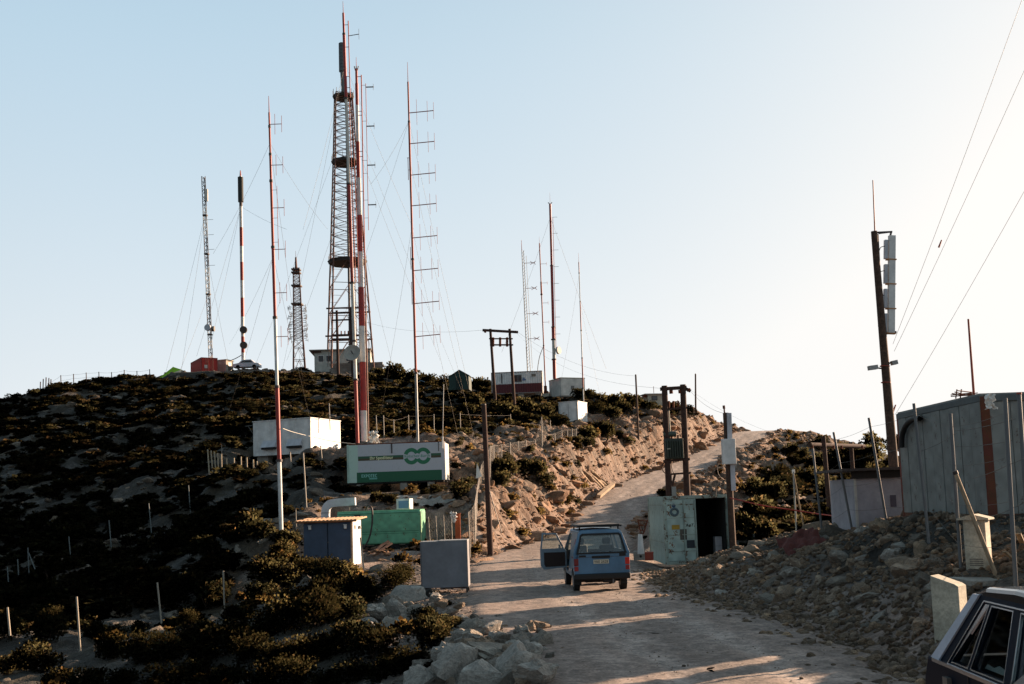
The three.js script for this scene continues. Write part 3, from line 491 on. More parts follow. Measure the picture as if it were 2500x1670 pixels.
{ // big corrugated container on the rubble bank
  const o = thing('storage_container', 'large grey green container on the rubble bank with bent black pipe', 'container', V(12.34, 1.86, -21));
  const x0 = 9.9 - 12.34, gm = rusty(0x7c807c, 0.03, 0.7, 0x4a3a30), dark = mat(0x34393a, 0.8), L = 2.44, Wd = 4.5, h = 2.64;
  for (let i = 0; i < 9; i++) { const w = Wd / 9, z = -w * (i + 0.5); add(o, 'wall_panel', box(0.05, h - 0.26, w - 0.018, x0 + 0.02 + (i % 2 ? 0.008 : 0), 0.12, z, 0.01), gm); }
  for (let i = 0; i < 5; i++) { const w = (L - 0.2) / 5; add(o, 'wall_panel', box(w - 0.014, h - 0.26, 0.05, x0 + 0.2 + w * (i + 0.5), 0.12, -0.03 - (i % 2 ? 0.008 : 0), 0.01), gm); }
  add(o, 'corner_post', box(0.2, h - 0.02, 0.16, x0 + 0.11, 0, -0.075, 0.015), rusty(0x5c2a1c, 0.5, 0.85), 'corner post eaten by dark red rust');
  addAll(o, 'corner_post', [box(0.14, h, 0.1, x0 + 0.07, 0, -Wd - 0.05), box(0.1, h, 0.1, -0.05, 0, -0.05), box(0.1, h, 0.1, -0.05, 0, -Wd - 0.05)], rusty(0x7a3226, 0.4, 0.8));
  add(o, 'wall_core', box(L - 0.12, h - 0.2, Wd - 0.1, x0 + L / 2 + 0.02, 0.08, -Wd / 2 - 0.03), dark);
  addAll(o, 'roof_rail', [box(0.12, 0.15, Wd + 0.1, x0 + 0.05, h - 0.14, -Wd / 2 - 0.05, 0.02), box(L - 0.1, 0.15, 0.12, x0 + L / 2 + 0.08, h - 0.14, -0.035, 0.02)], mat(0x565f60, 0.7)); add(o, 'roof', box(L, 0.04, Wd, x0 + L / 2, h, -Wd / 2), gm);
  addAll(o, 'bottom_rail', [box(0.1, 0.14, Wd, x0 + 0.06, -0.02, -Wd / 2), box(L - 0.2, 0.14, 0.1, x0 + L / 2 + 0.1, -0.02, -0.06)], rusty(0x4a2a20, 0.5));
  for (let i = 0; i < 6; i++) add(o, 'timber_block', box(0.3, 0.3, 0.3, x0 + 0.18, -0.32, -0.4 - i * 0.72), M.darkwood);
  const pz = (px, py) => { const d = 21.1 + (2395 - px) / 205 * 4.5; const w = W(px, py, d); return V(x0 - 0.1, w.y - 1.86, -d + 21); };
  add(o, 'bent_pipe', tube([pz(2212, 1092), pz(2215, 1066), pz(2223, 1046), pz(2237, 1030), pz(2254, 1022), pz(2270, 1020)], 0.07, 40, 8), M.black);
}
{ // low hut with flat roof behind it
  const o = thing('flat_roofed_hut', 'lavender walled hut with flat overhanging roof beside the big container', 'hut', V(W(2094, 1290, 27.4).x, W(2094, 1296, 27.4).y, -27.4));
  add(o, 'wall', box(2.1, 1.42, 2.2, 1.05, 0, -1.1, 0.01), mat(0xa8a7ae, 0.85)); add(o, 'fascia', box(2.3, 0.2, 0.06, 1.05, 1.42, 0.06), M.black); add(o, 'roof', box(2.75, 0.07, 2.6, 0.95, 1.63, -1.0), M.darksteel); add(o, 'corner_trim', box(0.06, 1.42, 0.06, 0.0, 0, 0.01), M.offwhite); add(o, 'wall_patch', box(0.16, 0.32, 0.02, 1.02, 0.62, 0.003), mat(0x5f5a66, 0.9));
}
{ // utility cabinet, concrete wall and post
  const o = boxThing('utility_cabinet', 'pale concrete utility cabinet with a pitched cap behind the leaning pipe', 'cabinet', 2414, 1404, 17.4, -38);
  add(o, 'body', box(0.36, 0.95, 0.34, -0.18, 0, -0.17, 0.012), M.paleconcrete);
  const cap = plate(poly([[-0.45, 0], [0.07, 0], [0.07, 0.03], [-0.19, 0.1], [-0.45, 0.03]]), 0.44); cap.translate(0, 0.95, -0.39); add(o, 'cap', uvm(cap), M.paleconcrete); add(o, 'base', box(0.42, 0.06, 0.4, -0.18, -0.05, -0.17), M.concrete); add(o, 'vent', [0, 1, 2, 3].map((i) => box(0.22, 0.012, 0.01, -0.18, 0.16 + i * 0.035, 0.003)), M.darksteel); add(o, 'door_seam', box(0.3, 0.78, 0.008, -0.18, 0.1, 0.001), M.paleconcrete);
  const w = thing('retaining_wall', 'low grey concrete wall under the utility cabinet', 'wall', W(2370, 1412, 16.8)); add(w, 'coping', box(4.4, 0.1, 0.9, 2.15, -0.13, -0.3, 0.015), M.concrete); add(w, 'wall_face', box(4.3, 1.3, 0.75, 2.15, -1.43, -0.32, 0.015), M.concrete);
  const b = boxThing('concrete_block', 'upright pale concrete block before the rubble near the parked car', 'block', 2346, 1560, 14.6, -44);
  const s = plate(poly([[-0.37, -0.3], [0, -0.3], [0, 0.74], [-0.05, 0.77], [-0.37, 0.88]]), 0.3, 0.012); s.translate(0, 0, -0.31); add(b, 'block', uvm(s), M.paleconcrete); add(b, 'foot', box(0.5, 0.12, 0.6, -0.17, -0.36, -0.2, 0.02), M.concrete);
}
{ // hilltop house and dark green hut
  const o = boxThing('station_house', 'white hilltop house behind the lattice tower with a flat roof', 'house', 905, 905, 153, 4);
  const L = 8.6, h = 3.3, Wd = 6; add(o, 'wall', box(L, h, Wd, -L / 2, 0, -Wd / 2), mat(0xb3b6ae, 0.85)); add(o, 'roof', box(L + 0.9, 0.16, Wd + 0.5, -L / 2 - 0.3, h, -Wd / 2 + 0.1), M.concrete); add(o, 'eave', box(1.4, 0.3, 0.1, -L + 0.4, h - 0.3, 0.2), M.darkwood);
  for (const [x, w] of [[-7.6, 0.9], [-6.4, 0.9], [-3.4, 0.8], [-2.3, 0.8]]) { const f = add(o, 'window', box(w, 1.1, 0.06, x, 1.5, 0.01), M.white); add(f, 'pane', box(w - 0.16, 0.94, 0.05, x, 1.58, 0.03), M.darkglass); }
  add(o, "door", box(0.7, 1.3, 0.05, -3.1, 0.2, 0.012), M.black);
  const bw = thing('block_wall', 'bare grey block wall in front of the hilltop house', 'wall', W(935, 912, 150));
  const bm = [mat(0x7d746a, 0.95), mat(0x746a60, 0.95), mat(0x857c72, 0.95)]; for (let r = 0; r < 5; r++) for (let c = 0; c < 9; c++) add(bw, 'block', box(0.9 - 0.02, 0.38, 0.3, -0.45 - c * 0.9 + (r % 2 ? 0.2 : 0), r * 0.4 - 0.2, 0, 0.01), bm[Math.floor(rnd() * 3)]);
  const g = boxThing('gabled_hut', 'small dark green gabled hut among bushes on the skyline', 'hut', 1145, 950, 118, -6);
  const s = plate(poly([[-2.4, 0], [0, 0], [0, 1.65], [-1.1, 2.3], [-2.4, 1.55]]), 2.2); s.translate(0, 0, -2.2); add(g, 'wall', uvm(s), M.darkgreen);
  addAll(g, 'roof', [beam(V(0.1, 1.63, -1.1), V(-1.1, 2.36, -1.1), 0.06, 2.4), beam(V(-1.1, 2.36, -1.1), V(-2.5, 1.53, -1.1), 0.06, 2.4)], mat(0x14302c, 0.7)); add(g, 'door', box(0.7, 1.4, 0.04, -1.2, 0.05, 0.01), mat(0x10241f, 0.8));
  const t = boxThing('watch_hut', 'tiny pale hut with a dark window on the skyline by the power poles', 'hut', 1622, 990, 113, 12);
  add(t, 'wall', box(1.95, 1.3, 1.8, -0.97, 0, -0.9), M.paleconcrete); add(t, 'roof', box(2.5, 0.08, 2.3, -1.1, 1.3, -0.9), M.white); const wf = add(t, 'window', box(0.7, 0.5, 0.04, -1.15, 0.6, 0.01), M.darksteel); add(wf, 'pane', box(0.55, 0.36, 0.03, -1.15, 0.68, 0.03), M.darkglass); add(t, 'roof_pipe', bar(V(-0.9, 1.38, -0.8), V(-0.9, 2.3, -0.8), 0.03), M.rust); add(t, 'side_box', box(0.35, 0.25, 0.3, -2.15, 1.0, -0.4), M.rust);
}
{ const o = thing('blue_shelter', 'small pale blue pitched shelter roof among bushes on the skyline', 'shelter', W(1030, 950, 128)); add(o, 'roof_sheet', [beam(V(-1.3, 0.5, 0), V(0, 1.0, 0), 0.06, 2), beam(V(0, 1.0, 0), V(1.4, 0.45, 0), 0.06, 2)], mat(0x7f9cae, 0.7)); for (const x of [-1.1, 1.1]) add(o, 'post', bar(V(x, -0.3, 0.8), V(x, 0.6, 0.8), 0.05), M.steel); }
{ // tent and far car
  const o = thing('tent', 'green and cream tent pitched beside the red container', 'tent', W(441, 923, 146));
  const sh = (pts, m, nm) => { const g = new THREE.BufferGeometry(); const P = []; for (let i = 1; i < pts.length - 1; i++) P.push(...pts[0], ...pts[i], ...pts[i + 1]); g.setAttribute('position', new THREE.Float32BufferAttribute(P, 3)); g.computeVertexNormals(); add(o, nm, uvm(g), m); };
  const cg = new THREE.MeshStandardMaterial({ color: 0x86b52c, roughness: 0.9, side: THREE.DoubleSide }), cc = new THREE.MeshStandardMaterial({ color: 0xcfc4a8, roughness: 0.95, side: THREE.DoubleSide });
  sh([[-3.2, 0.1, 0], [-1.25, 1.75, -0.4], [-1.0, 1.75, -3], [-3.4, 0.1, -3.2]], cg, 'flysheet'); sh([[-3.2, 0.12, 0.02], [-1.25, 1.77, -0.38], [0.1, 1.25, 0.1], [-2.6, 0.15, 0.3]], cg, 'flysheet');
  sh([[-2.6, 0.15, 0.3], [0.1, 1.25, 0.1], [0.3, 0.05, 0.4], [-2.3, -0.2, 0.5]], cc, 'wall_cloth'); sh([[0.1, 1.25, 0.1], [-1.25, 1.77, -0.38], [-1.0, 1.75, -3], [0.4, 1.1, -3]], cg, 'flysheet'); sh([[0.3, 0.05, 0.4], [0.1, 1.25, 0.1], [0.4, 1.1, -3], [0.6, 0, -3]], cc, 'wall_cloth');
  add(o, 'pole', bar(V(-1.2, -0.1, -0.4), V(-1.24, 1.8, -0.4), 0.03), M.steel);
  const c = thing('distant_car', 'small pale car parked on the hilltop beside the banded mast', 'car', onGround(W(604, 905, 151)));
  add(c, 'body', plate(poly([[-2, 0.35], [-1.95, 0.75], [-1.1, 0.9], [1.1, 0.92], [1.9, 0.78], [2, 0.35]]), 1.5, 0.05).translate(0, 0, -0.75), M.panel); add(c, 'cabin', plate(poly([[-1.2, 0.9], [-0.6, 1.38], [0.7, 1.4], [1.3, 0.92]]), 1.3, 0.05).translate(0, 0, -0.65), M.panel);
  add(c, 'window', plate(poly([[-0.95, 0.94], [-0.5, 1.3], [0.62, 1.32], [1.05, 0.95]]), 0.02).translate(0, 0, 0.71), M.darkglass); for (const x of [-1.25, 1.25]) { const g = new THREE.CylinderGeometry(0.32, 0.32, 0.2, 18); g.rotateX(Math.PI / 2); g.translate(x, 0.32, 0.7); add(c, 'wheel', g, M.rubber); }
}
// ---------------------------------------------------------------- masts, towers and poles
const UNITCYL = new THREE.CylinderGeometry(1, 1, 1, 6, 1);
function member(parent, name, p, q, r, m) { const o = new THREE.Mesh(UNITCYL, m); o.name = name; o.castShadow = o.receiveShadow = true; o.position.copy(p).add(q).multiplyScalar(0.5); o.quaternion.setFromUnitVectors(V(0, 1, 0), q.clone().sub(p).normalize()); o.scale.set(r, p.distanceTo(q), r); parent.add(o); return o; }
// a mast that stands at base and ends at top; bands: [y of the lower end in the photograph, material, radius]
function mast(name, label, cat, b, t, d, bands, { group, whip = 0, whipR = 0.025, collar = true } = {}) {
  const B = W(b[0], b[1], d), T = W(t[0], t[1], d), o = thing(name, label, cat, B, group), at = (py) => T.clone().sub(B).multiplyScalar((b[1] - py) / (b[1] - t[1]));
  bands.forEach(([y0, m, r], i) => { const y1 = i + 1 < bands.length ? bands[i + 1][0] : t[1]; add(o, 'pole_section', uvm(bar(at(y0), at(y1), r, r, 14)), m); if (collar && i) add(o, 'flange', bar(at(y0).add(V(0, -0.06, 0)), at(y0).add(V(0, 0.06, 0)), r * 1.5, r * 1.5, 14), M.darksteel); });
  if (whip) add(o, 'whip_antenna', bar(at(t[1]), at(whip), whipR, whipR * 0.5, 6), M.redOld);
  o.userData.at = undefined; delete o.userData.at;
  return { o, at, B, T };
}
function guys(s, list, m = M.wire, r = 0.009) { r *= 0.75; for (const [py, ax, ay, ad] of list) { const a = W(ax, ay, ad); const g = H(a.x, a.z); if (a.y < g + 2) a.y = g; add(s.o, 'guy_wire', cable(s.at(py), a.sub(s.B), 0.25, r, 6), m); } }
function arms(s, ys, x0, len, els, elh, m = M.darksteel, rise = 0.06, z = 0, r = 0.03) {
  for (const py of ys) { const a = s.at(py).add(V(x0, 0, z)), b = a.clone().add(V(len, rise * len, 0)), k = add(s.o, 'antenna_arm', bar(a, b, r, r, 7), m); els.forEach((t, i) => { const p = a.clone().lerp(b, t), hh = elh[i] ?? elh[0]; add(k, 'antenna_element', bar(p.clone().add(V(0, -hh / 2, 0)), p.clone().add(V(0, hh / 2, 0)), 0.012, 0.012, 5), m); }); }
}
function dishGeo(r, deep = 0.32) { const pts = []; for (let i = 0; i <= 12; i++) { const t = i / 12; pts.push(new THREE.Vector2(Math.max(0.001, r * t), deep * r * t * t)); } const back = pts.map((p) => new THREE.Vector2(p.x, p.y - 0.03)).reverse(); return new THREE.LatheGeometry([...pts, ...back], 40); }
function dish(o, p, r, dir, m, drum) { // dir: where it looks
  const g = drum ? new THREE.CylinderGeometry(r, r, r * 0.6, 32) : dishGeo(r), q = new THREE.Quaternion().setFromUnitVectors(V(0, 1, 0), dir.clone().normalize());
  g.applyQuaternion(q); g.translate(p.x, p.y, p.z); const k = add(o, 'dish', g, m);
  if (!drum) { const f = p.clone().addScaledVector(dir.clone().normalize(), r * 0.75); add(k, 'feed_horn', bar(p, f, r * 0.06, r * 0.1, 8), M.steel); }
  return k;
}
{ // slender mast left with short arms
  const red = M.red, wh = M.white;
  const s = mast('antenna_mast', 'slender red and white mast with six side arms rising from the dark slope', 'mast', [687, 1309], [657, 275], 48, [[1309, wh, 0.1], [1130, red, 0.1], [953, wh, 0.08], [785, red, 0.078], [612, M.redOld, 0.066], [447, red, 0.06], [380, M.redOld, 0.05], [310, red, 0.045]], { whip: 233 });
  arms(s, [305, 408, 515, 618, 725, 832], 0.03, 0.58, [0.42, 1], [1.05, 0.85], M.redOld, 0.0, 0.02, 0.018); guys(s, [[352, 520, 620, 56], [352, 800, 560, 62], [352, 740, 930, 66], [635, 550, 1030, 74], [635, 560, 840, 88], [635, 790, 1100, 64]], M.wire, 0.008);
  add(s.o, 'side_rail', [bar(s.at(460).add(V(0.28, 0, 0)), s.at(612).add(V(0.26, 0, 0)), 0.012, 0.012, 5), ...[470, 540, 600].map((y) => bar(s.at(y), s.at(y).add(V(0.27, 0, 0)), 0.01, 0.01, 5))], M.redOld);
}
{ // the two tall banded masts behind the lettered container
  const s = mast('tall_mast', 'tallest thin red and white mast rising beside the thicker banded one', 'mast', [873, 1082], [838, 32], 65.5, [[1082, M.red, 0.12], [932, M.white, 0.12], [840, M.offwhite, 0.115], [700, M.red, 0.11], [459, M.offwhite, 0.1], [247, M.red, 0.1], [85, M.red, 0.075]], { whip: 2 });
  const a0 = s.at(52).add(V(0.32, 0, 0)), a1 = s.at(245).add(V(0.28, 0, 0)); add(s.o, 'side_rail', [bar(a0, a1, 0.035), ...[62, 118, 192, 220].map((y) => bar(s.at(y), s.at(y).add(V(0.3, 0, 0)), 0.02))], M.redOld);
  arms(s, [90], 0.32, 0.7, [1], [0.75], M.darksteel, 0.14, 0, 0.025); add(s.o, 'ladder', [...[[0.1, 640], [0.3, 640]].map(([x]) => bar(s.at(250).add(V(x + 0.1, 0, 0)), s.at(700).add(V(x + 0.14, 0, 0)), 0.022)), ...Array.from({ length: 60 }, (_, i) => { const p = s.at(255 + i * 7.3).add(V(0.2, 0, 0)); return bar(p, p.clone().add(V(0.22, 0, 0)), 0.012, 0.012, 4); })], M.redOld);
  dish(s.o, s.at(872).add(V(-0.06, 0, 0.42)), 0.56, V(-0.1, 0.3, 1), mat(0xaaa59a, 0.55));
  guys(s, [[160, 740, 560, 60], [160, 690, 900, 80], [300, 620, 900, 90], [160, 1010, 560, 75], [300, 1075, 880, 90], [459, 960, 900, 80], [459, 700, 880, 80], [250, 1130, 960, 95]]);
  const f = mast('banded_mast', 'thick tubular mast with broad red and white bands and crown', 'mast', [889, 1078], [870, 168], 66, [[1078, M.white, 0.21], [1005, M.red, 0.21], [889, M.white, 0.205], [803, M.red, 0.2], [709, M.white, 0.18], [623, M.red, 0.175], [533, M.white, 0.15], [441, M.red, 0.13], [351, M.white, 0.12], [260, M.red, 0.11], [205, M.redOld, 0.085]], { whip: 138, collar: false });
  add(f.o, 'crown', [-0.14, 0, 0.14].map((x) => bar(f.at(172).add(V(x * 0.5, 0, 0)), f.at(165).add(V(x, 0.1, 0)), 0.035)), M.darksteel);
  const c0 = f.at(184).add(V(0.33, 0, 0)), c1 = f.at(640).add(V(0.3, 0, 0)); add(f.o, 'side_rail', [bar(c0, c1, 0.04), ...[188, 275, 285, 375, 388, 474, 560, 630].map((y) => bar(f.at(y), f.at(y).add(V(0.32, 0, 0)), 0.022))], M.redOld);
  const e0 = f.at(206).add(V(0.62, 0, 0)), e1 = f.at(570).add(V(0.6, 0, 0)); add(f.o, 'antenna_rail', [bar(e0, e1, 0.022), ...[210, 300, 398, 430, 496, 540].map((y) => bar(f.at(y).add(V(0.33, 0, 0)), f.at(y).add(V(0.62, 0, 0)), 0.012))], M.redOld); arms(f, [215, 313, 410, 508], 0.6, 0.56, [0.95], [0.45], M.darksteel, 0, 0, 0.04);
  addAll(f.o, 'cable_pipe', [bar(f.at(1075).add(V(0.3, 0, 0.02)), f.at(640).add(V(0.3, 0, 0.02)), 0.045), bar(f.at(1060).add(V(-0.3, 0, 0)), f.at(930).add(V(-0.28, 0, 0)), 0.03)], mat(0x8f6a5c, 0.7));
}
{ // mast with eight three-element antennas
  const s = mast('yagi_mast', 'rusty thin mast carrying eight three element side antennas', 'mast', [1020, 1084], [996, 200], 63.8, [[1084, M.galv, 0.085], [915, M.redOld, 0.08], [640, M.redOld, 0.07], [300, M.redOld, 0.055]], { whip: 150 });
  arms(s, [278, 355, 433, 509, 588, 668, 748, 828], 0.04, 1.6, [0.3, 0.74, 1], [1.75, 1.4, 1.15], M.redOld, 0.065, 0, 0.03);
  add(s.o, 'whip_bracket', [bar(s.at(390).add(V(-0.14, 0, 0)), s.at(445).add(V(-0.14, 0, 0)), 0.02), bar(s.at(390), s.at(390).add(V(-0.2, 0, 0)), 0.02), bar(s.at(420), s.at(420).add(V(-0.16, 0, 0)), 0.015), bar(s.at(610).add(V(-0.14, 0, 0)), s.at(665).add(V(-0.13, 0, 0)), 0.02), bar(s.at(695).add(V(-0.12, 0, 0)), s.at(750).add(V(-0.12, 0, 0)), 0.02)], M.redOld);
  guys(s, [[298, 905, 450, 63], [298, 1145, 950, 72], [400, 1160, 1060, 75], [560, 1120, 1030, 72], [298, 830, 800, 80], [560, 930, 1010, 80]], M.wire, 0.009);
  const p = mast('thin_pole', 'thin grey pole at the right end of the lettered container', 'pole', [1080, 1095], [1083, 938], 60.7, [[1095, M.white, 0.045], [1066, M.galv, 0.025]], { collar: false });
}
// lattice masts ------------------------------------------------------------------
function lattice(o, B, T, levels, legR, brR, m, legM, braceName = 'brace', kOnly = 0) { // levels: [t along the axis, half width], square plan turned by 45 degrees or so
  const ax = T.clone().sub(B), corner = (t, w, k) => ax.clone().multiplyScalar(t).add(V(Math.cos(0.5 + k * Math.PI / 2) * w * 1.2, 0, Math.sin(0.5 + k * Math.PI / 2) * w * 1.2));
  for (let k = 0; k < 4; k++) {
    const pts = levels.map(([t, w]) => corner(t, w, k)), n = [];
    for (let i = 0; i + 1 < pts.length; i++) n.push(bar(pts[i], pts[i + 1], legR * (1 - 0.4 * levels[i][0]), legR * (1 - 0.4 * levels[i + 1][0]), 6));
    add(o, 'leg', n, legM);
    for (let i = 0; i + 1 < levels.length; i++) {
      const a = corner(...levels[i], k), b = corner(...levels[i], k + 1), c = corner(...levels[i + 1], k), d = corner(...levels[i + 1], k + 1);
      if (i < kOnly) { const mid = c.clone().add(d).multiplyScalar(0.5); member(o, braceName, a, mid, brR, m); member(o, braceName, b, mid, brR, m); member(o, braceName, c, d, brR * 1.3, m); const e = a.clone().lerp(mid, 0.5); member(o, braceName, e, a.clone().lerp(c, 0.5), brR * 0.7, m); const f = b.clone().lerp(mid, 0.5); member(o, braceName, f, b.clone().lerp(d, 0.5), brR * 0.7, m); } else { member(o, braceName, a, d, brR, m); member(o, braceName, b, c, brR, m); member(o, braceName, c, d, brR, m); }
    }
  }
}
{ // great lattice tower
  const D = 151, B = W(855, 905, D), T = W(838, 232, D), o = thing('lattice_tower', 'great four legged steel lattice tower with platforms and cylinder on top', 'tower', B), m = rusty(0x6a4a40, 0.3, 0.8, 0x54301f), t = (py) => (905 - py) / (905 - 232), px = D / F;
  const half = (py) => (py > 640 ? lerp(63, 48, (905 - py) / 265) : py > 400 ? lerp(47.5, 33.5, (640 - py) / 240) : lerp(33, 25, (400 - py) / 168)) * px * 0.95;
  const ys = [905, 830, 765, 702, 640]; for (let y = 640 - 24; y > 240; y -= lerp(24, 15, (640 - y) / 400)) ys.push(y); ys.push(232);
  lattice(o, B, T, ys.map((y) => [t(y), half(y)]), 0.15, 0.04, m, m, 'brace', 4);
  const ax = T.clone().sub(B), at = (py) => ax.clone().multiplyScalar(t(py));
  for (const [py, hw, hh] of [[645, 47, 0.5], [400, 33, 0.4], [238, 26, 0.4]]) { const p = at(py), w = hw * px; const g = new THREE.CylinderGeometry(w * 1.05, w * 0.98, hh, 8); g.rotateY(0.5 + Math.PI / 8); g.translate(p.x, p.y, p.z); const q = add(o, 'platform', g, mat(0x3d3a36, 0.9)); add(q, 'railing', Array.from({ length: 12 }, (_, i) => { const a = i / 12 * 6.283; return bar(V(p.x + Math.cos(a) * w, p.y, p.z + Math.sin(a) * w), V(p.x + Math.cos(a) * w, p.y + 1.1, p.z + Math.sin(a) * w), 0.035, 0.035, 4); }), M.darksteel); }
  for (const py of [762, 828]) { const p = at(py), w = half(py); addAll(o, 'girder', [box(w * 1.9, 0.22, 0.2, p.x, p.y, p.z + w * 0.6), box(w * 1.9, 0.22, 0.2, p.x, p.y, p.z - w * 0.6)], m); }
  const l0 = at(880).add(V(0.6, 0, 0.4)), l1 = at(250).add(V(0.5, 0, 0.3)); add(o, 'ladder', [bar(l0, l1, 0.06), bar(l0.clone().add(V(0.6, 0, 0)), l1.clone().add(V(0.5, 0, 0)), 0.06), ...Array.from({ length: 90 }, (_, i) => { const p = l0.clone().lerp(l1, i / 90); return bar(p, p.clone().add(V(0.6, 0, 0)), 0.03, 0.03, 4); })], M.steel);
  add(o, 'cable_tray', bar(at(890).add(V(0.2, 0, 1)), at(250).add(V(0.5, 0, 0.6)), 0.2, 0.14, 6), M.darksteel);
  const c = W(836, 175, D).sub(B), d = W(835, 106, D).sub(B), sp = W(841, 236, D).sub(B); add(o, 'top_pole', bar(sp, c, 0.42, 0.36, 14), M.steel);
  for (let i = 0; i < 8; i++) { const p = c.clone().lerp(d, i / 8), q = c.clone().lerp(d, (i + 0.93) / 8); add(o, 'antenna_panel', uvm(bar(p, q, 0.54, 0.54, 10)), mat(0x5d6064, 0.75)); }
  // second lattice tower with bristling dipoles
  const E = 158, b2 = W(731, 912, E), t2 = W(723, 655, E), k = thing('dipole_tower', 'smaller lattice tower covered in dipole antennas left of the great tower', 'tower', b2), tt = (py) => (912 - py) / (912 - 655), p2 = E / F, hw = (py) => (py > 830 ? lerp(19, 15, (912 - py) / 82) : py > 745 ? lerp(14.5, 12.5, (830 - py) / 85) : lerp(12, 9.5, (745 - py) / 90)) * p2 * 0.9;
  const yy = [912, 880, 850]; for (let y = 830; y > 660; y -= 9) yy.push(y); yy.push(655); lattice(k, b2, t2, yy.map((y) => [tt(y), hw(y)]), 0.09, 0.035, m, m, 'brace', 2);
  const a2 = t2.clone().sub(b2), at2 = (py) => a2.clone().multiplyScalar(tt(py)); add(k, 'top_spike', [bar(at2(655), at2(628), 0.22, 0.14, 8), bar(at2(628), at2(612), 0.04, 0.02, 6)], m);
  for (let i = 0; i < 66; i++) { const y = 832 - i * 1.28, s = i % 2 ? 1 : -1, p = at2(y).add(V(s * hw(y) * 1.15, 0, rr(-1, 1))), q = p.clone().add(V(s * rr(0.3, 0.6), 0, 0)); add(k, 'dipole', [bar(p, q, 0.035, 0.035, 4), bar(q.clone().add(V(0, -0.25, 0)), q.clone().add(V(0, 0.25, 0)), 0.03, 0.03, 4)], M.darksteel); }
  for (const y of [745, 700, 668, 660]) { const p = at2(y); add(k, 'ring_platform', box(hw(y) * 2.4, 0.2, hw(y) * 2.4, p.x, p.y, p.z), M.darksteel); }
}
{ // guyed lattice mast, and the white and red tubular mast, on the left of the hilltop
  const D = 148, B = W(515, 876, D), T = W(497, 431, D), o = thing('guyed_lattice_mast', 'narrow white lattice mast standing behind the red container', 'mast', B), ax = T.clone().sub(B), at = (py) => ax.clone().multiplyScalar((876 - py) / 445), w = 0.27;
  const cor = (y, k) => at(y).add(V(Math.cos(k * 2.094 + 0.4) * w * 1.15, 0, Math.sin(k * 2.094 + 0.4) * w * 1.15));
  const segs = Array.from({ length: 49 }, (_, i) => 876 - i * 445 / 48);
  for (let k = 0; k < 3; k++) for (let j = 0; j < 6; j++) add(o, 'leg', bar(cor(876 - j * 74.1, k), cor(876 - (j + 1) * 74.1, k), 0.06, 0.06, 5), j % 2 ? mat(0x6a5a55, 0.7) : M.offwhite);
  for (let k = 0; k < 3; k++) for (let i = 0; i < 48; i++) member(o, 'brace', cor(segs[i], k), cor(segs[i + 1], k + (i % 2 ? 1 : 2)), 0.038, Math.floor(i / 8) % 2 ? M.darksteel : M.offwhite);
  for (const y of [527, 622, 720, 818]) add(o, 'ring', bar(at(y).add(V(0, -0.08, 0)), at(y).add(V(0, 0.08, 0)), 0.42, 0.42, 6), M.darksteel);
  add(o, 'panel_antenna', box(0.42, 1.9, 0.3, at(478).x + 0.36, at(493).y, 0.1, 0.05), M.offwhite); dish(o, at(802).add(V(-0.15, 0, 0.5)), 0.5, V(-0.2, 0.1, 1), M.panel, true); add(o, 'side_dish', bar(at(806).add(V(0.35, 0.1, 0.1)), at(806).add(V(0.75, 0.1, 0.1)), 0.4, 0.4, 20), M.steel);
  for (const y of [538, 575, 611, 650]) add(o, 'small_antenna', bar(at(y).add(V(0.3, 0, 0)), at(y).add(V(1.2, 0, 0)), 0.03, 0.03, 5), M.steel);
  const s0 = { o, at, B }; guys(s0, [[525, 400, 905, 146], [525, 440, 915, 150], [720, 430, 905, 140], [620, 560, 900, 165]], M.wire, 0.02);
  const s = mast('relay_mast', 'white and red banded mast with black cylinder and two round drum dishes', 'mast', [594, 900], [587, 430], 151, [[900, M.white, 0.27], [862, M.red, 0.27], [823, M.white, 0.27], [775, M.red, 0.27], [729, M.white, 0.26], [687, M.red, 0.26], [642, M.white, 0.26], [603, M.red, 0.26], [557, M.white, 0.25], [505, M.darksteel, 0.25], [495, M.white, 0.2]], { whip: 416, whipR: 0.14, collar: false });
  add(s.o, 'antenna_drum', uvm(bar(s.at(494), s.at(433), 0.42, 0.42, 20)), mat(0x2c302c, 0.8)); for (const y of [808, 845]) dish(s.o, s.at(y).add(V(0.25, 0, 0.5)), 0.56, V(0.1, 0, 1), mat(0x4d443e, 0.8), true);
  guys(s, [[505, 515, 840, 148], [505, 480, 870, 150], [505, 700, 560, 130]], M.wire, 0.02); add(s.o, 'cable_bridge', cable(s.at(865), W(558, 882, 151).sub(s.B), 0.1, 0.06), M.darksteel);
}
